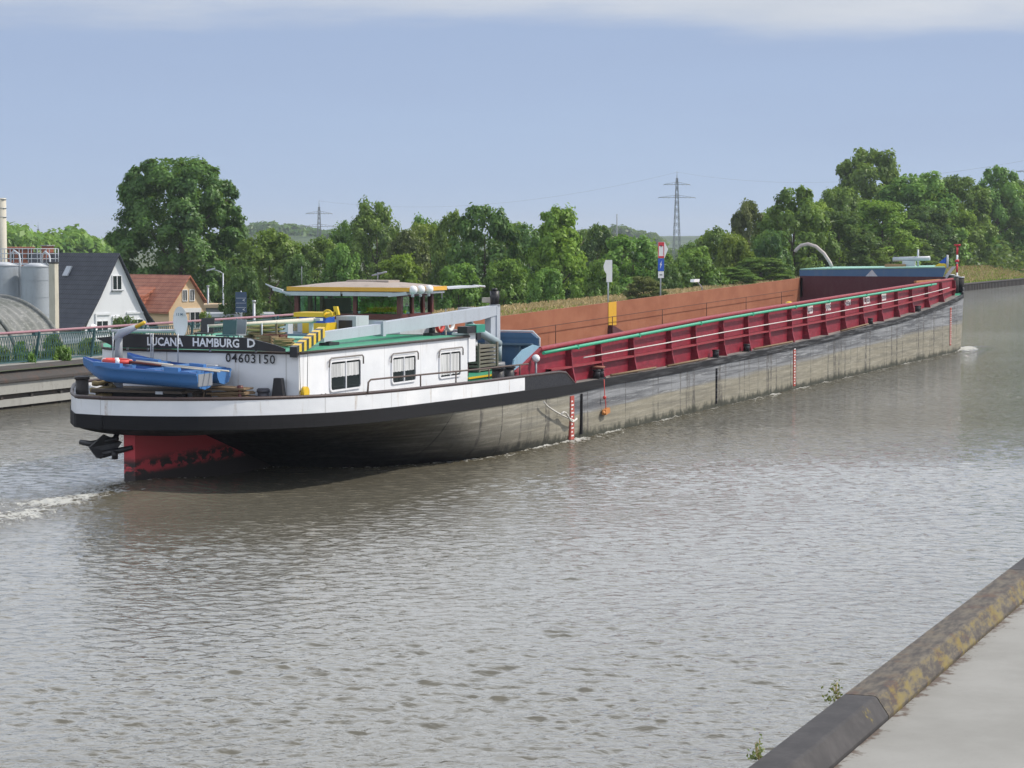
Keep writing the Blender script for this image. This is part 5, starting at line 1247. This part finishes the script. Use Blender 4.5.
# clutter on the roof behind the board: bench, bikes, baskets, hoses
g5=random.Random(5)
b=mB('palegreen'); q=Vector(atX(190,333,52.4)); q2=Vector(atX(214,332,52.4)); b.box(52.2,52.9,q2.y,q.y,zr+.22,zr+.27)
for y in (q.y-.1,q2.y+.1):
    for x in (52.25,52.85): b.cyl((x,y,zr),(x,y,zr+.22),.025,n=5)
item('garden_table',b,'pale green low table beside the satellite dish','table',(52.5,q.y,zr))
def clutter(px,py,x,kind,label,m):
    q=Vector(atX(px,py,x)); q.z=zr; b=mB(m)
    if kind=='chair':
        b.box(q.x-.2,q.x+.2,q.y-.2,q.y+.2,zr+.25,zr+.29); b.obox((q.x+.2,q.y,zr+.48),(.03,0,.19),(0,.2,0),(.015,0,0))
        for i in (-.17,.17):
            for j in (-.17,.17): b.cyl((q.x+i,q.y+j,zr),(q.x+i*.9,q.y+j*.9,zr+.25),.018,n=5)
    if kind=='pot':
        b.cyl((q.x,q.y,zr),(q.x,q.y,zr+.16),.10,.13,12); b.mat('leafbright'); 
    if kind=='coil':
        b.tube([(q.x+(.22+.012*(k%5))*math.cos(k*.5),q.y+(.22+.012*(k%5))*math.sin(k*.5),zr+.03+.0035*k) for k in range(56)],.03,5)
    if kind=='crate':
        b.box(q.x-.2,q.x+.2,q.y-.25,q.y+.25,zr,zr+.03)
        for z in (.06,.14,.22): 
            b.box(q.x-.22,q.x-.2,q.y-.25,q.y+.25,zr+z,zr+z+.05); b.box(q.x+.2,q.x+.22,q.y-.25,q.y+.25,zr+z,zr+z+.05); b.box(q.x-.2,q.x+.2,q.y-.27,q.y-.25,zr+z,zr+z+.05); b.box(q.x-.2,q.x+.2,q.y+.25,q.y+.27,zr+z,zr+z+.05)
        for i in (-.2,.2):
            for j in (-.24,.24): b.box(q.x+i-.02,q.x+i+.02,q.y+j-.02,q.y+j+.02,zr,zr+.28)
    return item({'chair':'folding_chair','pot':'flower_pot','coil':'hose_coil','crate':'slatted_crate'}[kind],b,label,{'chair':'chair','pot':'pot','coil':'hose','crate':'crate'}[kind],(q.x,q.y,zr))
clutter(226,332,53.4,'chair','dark teal folding chair behind the name board','tealrail')
clutter(236,332,53.8,'chair','second folding chair, grey, right of the teal one','grey')
clutter(216,334,53.6,'coil','coiled hose on the roof between table and chairs','palebeige')
clutter(266,341,53.6,'crate','small wooden crate behind the right end of the name board','wood')
clutter(275,340,54.4,'crate','red brown crate right of the small wooden one','redbrown')
clutter(284,343,53.2,'coil','coil of pale hose near the striped jib tip','rope')
clutter(269,337,55,'pot','red flower pot among the crates on the roof','redlife')
clutter(204,335,54.5,'chair','dark chair just right of the satellite dish','darkframe')
for px,hh_,l in ((262,.55,'left slim pale stick standing on the roof'),(208,.5,'slim stick standing by the satellite dish')):
    q=Vector(atX(px,332,54.6)); b=mB('lightgrey'); b.cyl((q.x,q.y,zr),(q.x,q.y,zr+hh_),.02,n=6); b.cyl((q.x,q.y,zr),(q.x,q.y,zr+.03),.08,n=8); item('pole',b,l,'pole',(q.x,q.y,zr))
# a long grey tube lying over the roof left part
a=Vector(atX(112,331,51.6)); c=Vector(atX(176,331,51.6)); b=mB('lightgrey'); b.cyl(a,c,.05,n=8); b.mat('galv'); b.cyl((a.x,a.y-.1,zr),(a.x,a.y-.1,a.z),.02,n=5); b.cyl((c.x,c.y+.1,zr),(c.x,c.y+.1,c.z),.02,n=5); item('awning_roll',b,'rolled grey awning tube behind the left part of the name board','awning',a)
# davit on the far quarter
p=Vector(atX(118,365,50.2)); T=thing('davit_crane',(50.2,p.y,1.95),'grey dinghy davit with a yellow arm tip on the far quarter','davit')
q1=Vector(atX(119,335,50.2)); q2=Vector(atX(136,327,50.2)); q3=Vector(atX(145,322,50.2))
b=mB('grey'); b.cyl((50.2,p.y,1.95),(50.2,p.y,2.95),.15,.11,12); b.cyl((50.2,p.y,2.95),q1,.12,.09,12); build('column',b,T)
b=mB('lightgrey'); b.mats=[MATS['crane_grey']]; b.tube([q1+Vector((0,.08,-.12)),q1+Vector((0,-.06,.05)),q2],[.10,.11,.07],8); build('arm',b,T)
b=mB('yellow'); b.cyl(q2,q3,.055,.04,8); build('arm_tip',b,T)
b=mB('black'); b.tube([(50.1,p.y+.3,2.6),(50.05,p.y+.2,2.9),(50.1,p.y+.0,3.15)],.05,6); build('hose',b,T)
# dinghies
def dinghy(px0,px1,py0,py1,x,beam,h,m,m2,label,shear=.25):
    a=Vector(atX(px0,py0,x)); c=Vector(atX(px1,py1,x)); L_=c-a; Ln=L_.length; ux=L_.normalized(); uy=Vector((1,0,0)); uz=Vector((0,0,1))
    T=thing('dinghy',((a.x+c.x)/2,(a.y+c.y)/2,min(a.z,c.z)-h),label,'dinghy','blue dinghies on the aft deck')
    b=mB(m); n=18; P=[];Q=[]
    for i in range(n+1):
        t=i/n; w=beam/2*min(1,(.12+t*2.6))**.7 if t<.4 else beam/2*(1-.12*((t-.4)/.6)**2)
        if t<.34: w=beam/2*(.10+.90*math.sin(math.pi/2*t/.34))
        lift=.16*max(0,(.35-t)/.35)**1.6; keel=-h+ (h*.85)*max(0,(.22-t)/.22)**1.7
        p=a+ux*Ln*t
        sec=[(-w,lift),(-w*1.02,lift-.05),(-w*.93,lift-.07),(-w*.88,(keel+lift)*.5),(-w*.62,keel+.05),(0,keel),(w*.62,keel+.05),(w*.88,(keel+lift)*.5),(w*.93,lift-.07),(w*1.02,lift-.05),(w,lift)]
        P.append([p+uy*u+uz*v for u,v in sec]); 
        wi=w*.80; Q.append([p+uy*(-w)+uz*lift,p+uy*(-wi)+uz*(lift+.01),p+uy*(-wi*.9)+uz*(lift-.14),p+uz*(lift-.20),p+uy*(wi*.9)+uz*(lift-.14),p+uy*wi+uz*(lift+.01),p+uy*w+uz*lift])
    b.grid(P,True,flip=False); k=b.add(P[-1]); b.face([k+i for i in range(11)]); k=b.add(P[0]); b.face([k+i for i in reversed(range(11))])
    hl=build('hull',b,T)
    b=mB(m2); b.grid(Q,True,flip=True); build('inside',b,T)
    for t in (.33,.62,.9): b=mB(m); p=a+ux*Ln*t; b.obox(p+uz*-.03,uy*(beam*.42),ux*.13,uz*.05); build('thwart',b,T)
    for t,l in ((.27,.38),(.80,.20)): b=mB(m); p=a+ux*Ln*t; b.obox(p-uy*(beam*.40)+uz*.05,ux*l,uy*.07,uz*.05); build('side_pod',b,T)
    return T,a,ux,uy,uz,Ln,c
T,a,ux,uy,uz,Ln,c=dinghy(84,205,363.5,372.5,49.25,.95,.42,'plastblue','plastblue2','front blue plastic dinghy lying across the stern with a lifebuoy and oars in it')
b=mB('grey'); b.obox(c+uz*-.18,ux*.012,uy*.34,uz*.15); build('transom_pad',b,T)
T2,a2,_,_,_,_,c2=dinghy(128,224,359,369,50.15,.85,.38,'plastblue','plastblue2','second darker blue dinghy lying behind the front one')
b=mB('redlife'); cc=a+ux*Ln*.28+uz*.12; b.tube([cc+ux*.34*math.cos(t)+uy*.28*math.sin(t) for t in [i*2*math.pi/24 for i in range(25)]],.06,8,cap=False); o=item('lifebuoy',b,'red lifebuoy lying in the front dinghy','lifebuoy',cc)
b=mB('white'); 
for k in range(4): t=k*math.pi/2+.5; q=cc+ux*.34*math.cos(t)+uy*.28*math.sin(t); dd=(-ux*math.sin(t)*.34+uy*math.cos(t)*.28).normalized(); b.cyl(q-dd*.05,q+dd*.05,.066,n=8)
build('band',b,o)
for k,(t0,t1,off,l) in enumerate(((.34,1.12,-.05,'nearer wooden oar across the front dinghy'),(.40,1.15,.22,'farther wooden oar across the front dinghy'))):
    p0=a+ux*Ln*t0+uz*.13+uy*off; p1=a+ux*Ln*t1+uz*.05+uy*(off+.05); b=mB('redbrown' if k==0 else 'palebeige'); b.cyl(p0,p0.lerp(p1,.4),.04,.03,6); b.mat('palebeige'); b.cyl(p0.lerp(p1,.4),p1,.022,n=6); item('oar',b,l,'oar',p0)
# rack under dinghies
paint('dark_deck_box',(.09,.07,.055),.8,dirt=.5); b=mB(MATS['dark_deck_box'])
ya_=31.4; yb_=28.6
for k in range(5): y=ya_+(yb_-ya_)*k/4; b.box(49.9,50.7,y-.05,y+.05,1.96,2.52)
b.box(49.3,50.75,yb_,ya_-.2,2.52,2.58); b.mat('black'); b.box(49.8,49.86,yb_+.2,ya_-.3,2.2,2.51)
T=item('timber_cradle',b,'dark timber cradle under the two dinghies','cradle',(50.2,(ya_+yb_)/2,1.96))
b=mB('lightgrey'); q=a+ux*Ln*.62; b.box(49.26,49.298,q.y-.1,q.y+.1,2.50,2.57); build('plate',b,T)
# ropes, timber stack, bollards on the aft deck
q=atZ(97,392,2.1); y=atX(102,390,49.9).y
b=mB('rope'); 
for r in range(3): b.tube([(49.95+(.42-.06*r)*math.cos(k*.45)*.8,y+(.36-.06*r)*math.sin(k*.45),2.12+r*.17+.012*k+.02*math.sin(k*1.7)) for k in range(30)],.055,5)
item('rope_coil',b,'big heap of old brown rope at the stern','rope',(49.55,y,2.0))
y=atX(79,380,51.2).y-.03; bb=mB('rubber'); bb.cyl((51.3,y,1.96),(51.3,y,2.72),.17,.17,16); bb.cyl((51.3,y,2.68),(51.3,y,2.76),.20,.20,16); bb.mats=[paint('bollard_dark',(.035,.03,.03),.6)]; build('bollard',bb,B)
y=atX(234,385,49.6).y; bb=mB('grey'); bb.cyl((49.9,y-.0,1.96),(49.9,y,2.60),.13,.13,16); bb.cyl((49.9,y,2.52),(49.9,y,2.6),.16,.16,16); bb.mats=[paint('bollard_grey',(.07,.07,.085),.5)]
y=27.05; b=mB(MATS['bollard_grey']); b.cyl((50.62,y,1.95),(50.62,y,2.62),.14,.14,16); b.cyl((50.62,y,2.52),(50.62,y,2.60),.165,.165,16); build('bollard',b,B)
y=26.66; b=mB('black'); b.prism([(50.62,y-.17,2.35),(50.62,y+.17,2.35),(50.62,y+.10,2.88),(50.62,y-.10,2.88)],(.16,0,0)); build('fairlead_post',b,B)
y=atX(231,385,50.1).y
b=mB('wood')
g6=random.Random(9)
for k in range(16):
    yy=y-.55+g6.random()*.35; z=2.0+k*.042; b.obox((50.25+g6.uniform(-.1,.1),y+g6.uniform(-.12,.12)+.05,z+.02),(.25,0,.0),(.0,.48+g6.uniform(-.1,.05),g6.uniform(-.03,.05)),(0,0,.018))
item('timber_stack',b,'untidy stack of weathered planks beside the dinghies','planks',(50.2,y,2.0))
y=atX(250,385,49.9).y; b=mB('wood'); b.box(50.15,50.75,y-.3,y+.5,1.97,2.42); b.mats=[paint('dark_deck_box',(.09,.07,.055),.8,dirt=.5)]
item('deck_box',b,'low dark wooden box right of the plank stack','box',(50,y,1.97))
y=atX(240,385,50.0).y; b=mB('brown'); b.cyl((50.,y,1.97),(50.,y,2.72),.05,n=8); b.cyl((50.,y,2.6),(50.,y,2.72),.08,n=8); build('mooring_pin',b,B)
# people-less clutter forward of the roof: red/white lifebuoys rack
for k,px in enumerate((440,450)): 
    q=Vector(atY(px,331,28.2)); b=mB('redlife' if k==0 else 'white'); b.tube([(q.x+.25*math.cos(t),q.y,3.74+.22*math.sin(t)) for t in [i*2*math.pi/20 for i in range(21)]],.06,7,cap=False); item('lifebuoy',b,'red lifebuoy standing on the roof under the crane boom' if k==0 else 'white lifebuoy standing on the roof under the crane boom','lifebuoy',(q.x,q.y,3.52))
# small ring symbol on the wall
b=mB('black')
for s_ in (-1,1): b.tube([(52.2+s_*.1+.075*math.cos(t)*s_,26.17,2.33+.07*math.sin(t)) for t in [i*math.pi/8-math.pi/2 for i in range(9)]],.018,4)
build('marking',b,dh)
# --- bow house
b=mB('blue'); bx=130.55
b.prism([(bx,34.5,4.10),(bx,34.55,4.55),(bx,26.0,4.72),(bx,26.2,4.12)],(.12,0,0)); b.box(bx+.12,bx+3.6,27.2,33.4,3.3,4.5)
BH=build('bow_house',b,B)
b=mB('palegreen'); b.prism([(bx-.04,26.05,4.73),(bx-.04,34.5,4.57),(bx+3.9,33.6,4.66),(bx+4.4,30.2,4.70),(bx+3.9,26.9,4.78)],(0,0,.06)); bhr=build('roof',b,BH)
b=mB('signwhite'); b.mats=[paint('grey_white_paint',(.55,.58,.62),.6)]; yc=atX(872,272,bx).y; b.prism([(bx-.012,yc+.45,4.13),(bx-.012,yc-.40,4.13),(bx-.012,yc,4.60)],(.01,0,0)); build('marking',b,BH)
b=mB('lightgrey'); b.obox((bx-.02,25.85,4.38),(0,.10,0),(.04,0,0),(0,-.32,.42)); b.cyl((bx+.2,25.95,4.7),(bx+.2,25.95,5.45),.06,.05,8); build('stanchion',b,BH)
# arm
pts=[]
for px,py in ((832,267),(828,258),(820,249),(812,244),(804,244),(798,247),(795,252)): pts.append(tuple(atX(px,py,132.0)))
b=mB('palebeige'); b.mats=[paint('grey_pipe_paint',(.50,.45,.43),.5)]; b.tube([pts[0]]+[tuple((Vector(pts[i])+Vector(pts[i+1]))/2) for i in range(len(pts)-1)]+[pts[-1]],.10,8); build('curved_arm',b,BH)
# anchor winch gear on bow roof
p0=Vector(atX(893,261,133)); p1=Vector(atX(930,260,133))
b=mB('lightgrey'); b.cyl(p0+Vector((0,0,.1)),p1+Vector((0,0,.1)),.13,n=10); b.box(132.8,133.2,(p0.y+p1.y)/2-.2,(p0.y+p1.y)/2+.5,4.7,5.1); q=Vector(atX(918,262,133)); b.cyl((133,q.y,4.7),(133,q.y,5.75),.07,.05,8); build('mast_winch',b,BH)
b=mB('wood'); b.box(132.6,133.3,p0.y-.8,p0.y+.4,4.72,4.9); b.mats=[paint('tan_cover',(.35,.2,.1),.8)]; build('covered_gear',b,BH)
# flag
q=Vector(atX(941,262,131.5)); T=thing('courtesy_flag',(131.5,q.y,4.75),'small yellow and blue flag on the bow roof','flag'); b=mB('yellow'); b.prism([(131.5,q.y+.5,4.72),(131.5,q.y-.4,4.72),(131.5,q.y-.25,4.95),(131.5,q.y+.1,4.98)],(.05,0,0)); b.mat('flagblue'); b.prism([(131.5,q.y+.15,4.985),(131.5,q.y-.27,4.96),(131.5,q.y-.3,5.35)],(.05,0,0)); build('cloth',b,T); b=mB('galv'); b.cyl((131.56,q.y-.32,4.7),(131.56,q.y-.32,5.45),.03,n=6); build('staff',b,T)
# bow bollards/fenders, row of dark cylinders
for k,(px,x) in enumerate(((949.5,131.6),(954,132.3),(959.5,133.2))):
    y=atX(px,280,x).y; b=mB('rubber'); b.cyl((x,y,zd(x)),(x,y,4.28-.08*k),.27,.27,14); b.mat('lightgrey'); b.cyl((x,y,4.28-.08*k),(x,y,4.34-.08*k),.29,.29,14); build('bow_fender',b,B)
# red/white pole
q=Vector(atX(957,270,135.0)); T=thing('bow_pole',(135,q.y,zd(135)),'red and white banded marker pole with a flat top at the bow','pole'); b=MB(); z0=zd(135); zt_=atX(957,246,135).z
for k in range(5):
    b.mat('signred' if k%2==0 else 'signwhite'); b.cyl((135,q.y,z0+(zt_-z0)*k/5),(135,q.y,z0+(zt_-z0)*(k+1)/5),.06,n=10)
build('post',b,T); b=mB('signred'); b.cyl((135,q.y,zt_),(135,q.y,zt_+.1),.17,.2,12); b.cyl((135,q.y,zt_-.95),(135,q.y,zt_-.8),.12,n=10); build('disc',b,T)
# bow bulwark
b=mB('strake'); 
for s in (-1,1):
    P=[[(x,side(x,s,inset=.02),zd(x)),(x,side(x,s,inset=-.02*0+.0),zd(x)+.0+.30*min(1,max(0,(x-131.5)/2)))] for x in XS if x>=131.2]; b.grid(P,True,flip=(s<0))
b.tube([(x,side(x,-1),zd(x)+.30*min(1,max(0,(x-131.5)/2))+.03) for x in XS if x>=131.2]+list(reversed([(x,side(x,1),zd(x)+.30*min(1,max(0,(x-131.5)/2))+.03) for x in XS if x>=131.2])),.06,6)
build('bow_bulwark',b,B)
b=mB('black'); b.box(132.4,133.6,25.9,26.8,3.28,3.62); b.cyl((131.4,26.1,3.3),(132.4,26.3,3.35),.08,n=6); build('anchor_gear',b,B)
# yellow thing + planks lying on the coaming
b=mB('yellow'); b.ball((96.4,25.95,ZT(96.4)+.08),.16,1.4,1,.6,6); item('yellow_buoy',b,'small yellow float sitting on the red coaming edge','float',(96.4,25.95,ZT(96.4)))
b=mB('wood'); b.mats=[paint('orange_wood',(.40,.17,.06),.8)]; b.box(122.0,128.5,25.86,26.0,4.02,4.12); item('plank',b,'loose planks lying on the coaming near the bow','planks',(125,25.9,4.0))
# navigation lamp behind far coaming
q=Vector(atY(695,281,34.6)); b=mB('white'); b.obox((q.x,q.y,q.z+.02),(.45,0,.0),(0,.1,0),(.04,0,.07)); b.mat('galv'); b.tube([(q.x+.3,34.6,q.z),(q.x+1.2,34.6,q.z-.35),(q.x+1.3,34.6,ZT(q.x)-.4)],.03,5); build('side_lamp',b,B)
# ================================================================== HAZE, SKY, SUN
b=MB(); 
def hz():
    t=NT('haze_air'); v=t.new('ShaderNodeVolumePrincipled'); v.inputs['Color'].default_value=(.80,.87,.96,1); v.inputs['Density'].default_value=HAZE; v.inputs['Anisotropy'].default_value=.2; t.link(v.outputs[0],t.out.inputs['Volume']); return t.m
HAZE=.00016
mh=hz(); b.mats=[mh]; b.box(-3100,7600,-4100,5200,-6,70); o=build('haze',b,org=(0,0,0)); tag(o,'thin summer haze','haze',kind='stuff'); o.location=(0,0,0)
SUN_EL,SUN_AZ=47.0,math.radians(-62)      # direction towards the sun in world XY
sd=Vector((math.cos(SUN_AZ)*math.cos(math.radians(SUN_EL)),math.sin(SUN_AZ)*math.cos(math.radians(SUN_EL)),math.sin(math.radians(SUN_EL))))
sl=bpy.data.lights.new('sun','SUN'); sl.energy=3.7; sl.angle=math.radians(1.2); sl.color=(1,.93,.82); so=bpy.data.objects.new('sun',sl); COL.objects.link(so); so.rotation_euler=sd.to_track_quat('Z','Y').to_euler()
w=bpy.data.worlds.new('World'); sc.world=w; w.use_nodes=True; nt=w.node_tree; N=nt.nodes; N.clear()
out=N.new('ShaderNodeOutputWorld'); sky=N.new('ShaderNodeTexSky'); sky.sky_type='NISHITA'; sky.sun_disc=False; sky.sun_elevation=math.radians(SUN_EL); sky.sun_rotation=math.pi/2-SUN_AZ; sky.air_density=1.0; sky.dust_density=1.5
bg=N.new('ShaderNodeBackground'); bg.inputs[1].default_value=.10; nt.links.new(sky.outputs[0],bg.inputs[0])
tc=N.new('ShaderNodeTexCoord'); sp=N.new('ShaderNodeSeparateXYZ'); nt.links.new(tc.outputs['Generated'],sp.inputs[0])
def mr(i,a,b,c=0,d=1):
    n=N.new('ShaderNodeMapRange'); n.interpolation_type='SMOOTHSTEP'; nt.links.new(i,n.inputs[0]); n.inputs[1].default_value=a; n.inputs[2].default_value=b; n.inputs[3].default_value=c; n.inputs[4].default_value=d; return n.outputs[0]
mp=N.new('ShaderNodeMapping'); nt.links.new(tc.outputs['Generated'],mp.inputs[0]); mp.inputs['Scale'].default_value=(2.2,2.2,16)
nz=N.new('ShaderNodeTexNoise'); nt.links.new(mp.outputs[0],nz.inputs[0]); nz.inputs['Scale'].default_value=2.2; nz.inputs['Detail'].default_value=7; nz.inputs['Roughness'].default_value=.55
mth=N.new('ShaderNodeMath'); mth.operation='MULTIPLY_ADD'; nt.links.new(nz.outputs['Fac'],mth.inputs[0]); mth.inputs[1].default_value=.050; nt.links.new(sp.outputs[2],mth.inputs[2])
# blue-grey veil between horizon and the white deck, white cloud deck above about five degrees
veil=N.new('ShaderNodeBackground'); veil.inputs[1].default_value=1.0
cr=N.new('ShaderNodeValToRGB'); e=cr.color_ramp.elements; e[0].position=0.0; e[0].color=(.43,.58,.83,1); e[1].position=1.0; e[1].color=(.36,.47,.71,1)
ee=cr.color_ramp.elements.new(.55); ee.color=(.385,.51,.76,1); nt.links.new(mr(mth.outputs[0],.02,.13),cr.inputs[0]); nt.links.new(cr.outputs[0],veil.inputs[0])
cl=N.new('ShaderNodeBackground'); cl.inputs[1].default_value=1.0
mp2=N.new('ShaderNodeMapping'); nt.links.new(tc.outputs['Generated'],mp2.inputs[0]); mp2.inputs['Scale'].default_value=(1.2,1.2,5)
nz2=N.new('ShaderNodeTexNoise'); nt.links.new(mp2.outputs[0],nz2.inputs[0]); nz2.inputs['Scale'].default_value=2.5; nz2.inputs['Detail'].default_value=6
cr2=N.new('ShaderNodeValToRGB'); e=cr2.color_ramp.elements; e[0].position=.32; e[0].color=(.50,.56,.66,1); e[1].position=.62; e[1].color=(.72,.75,.80,1); nt.links.new(nz2.outputs['Fac'],cr2.inputs[0]); nt.links.new(cr2.outputs[0],cl.inputs[0])
m1=N.new('ShaderNodeMixShader'); m1.inputs[0].default_value=.88; nt.links.new(bg.outputs[0],m1.inputs[1]); nt.links.new(veil.outputs[0],m1.inputs[2])
lum=N.new('ShaderNodeMath'); lum.operation='MULTIPLY'; lum.inputs[0].default_value=1.0; nt.links.new(mr(sp.outputs[2],.09,.26,1.0,2.3),lum.inputs[1]); nt.links.new(lum.outputs[0],cl.inputs[1])
m2=N.new('ShaderNodeMixShader'); nt.links.new(mr(mth.outputs[0],.108,.128,0,.97),m2.inputs[0]); nt.links.new(m1.outputs[0],m2.inputs[1]); nt.links.new(cl.outputs[0],m2.inputs[2])
# above 40 degrees the deck breaks up
m3=N.new('ShaderNodeMixShader'); nt.links.new(mr(sp.outputs[2],.42,.70,0,.92),m3.inputs[0]); nt.links.new(m2.outputs[0],m3.inputs[1]); nt.links.new(bg.outputs[0],m3.inputs[2])
nt.links.new(m3.outputs[0],out.inputs[0])
sc.render.engine='CYCLES'; sc.cycles.max_bounces=8; sc.cycles.transparent_max_bounces=12; sc.cycles.volume_bounces=0; sc.cycles.sample_clamp_indirect=6
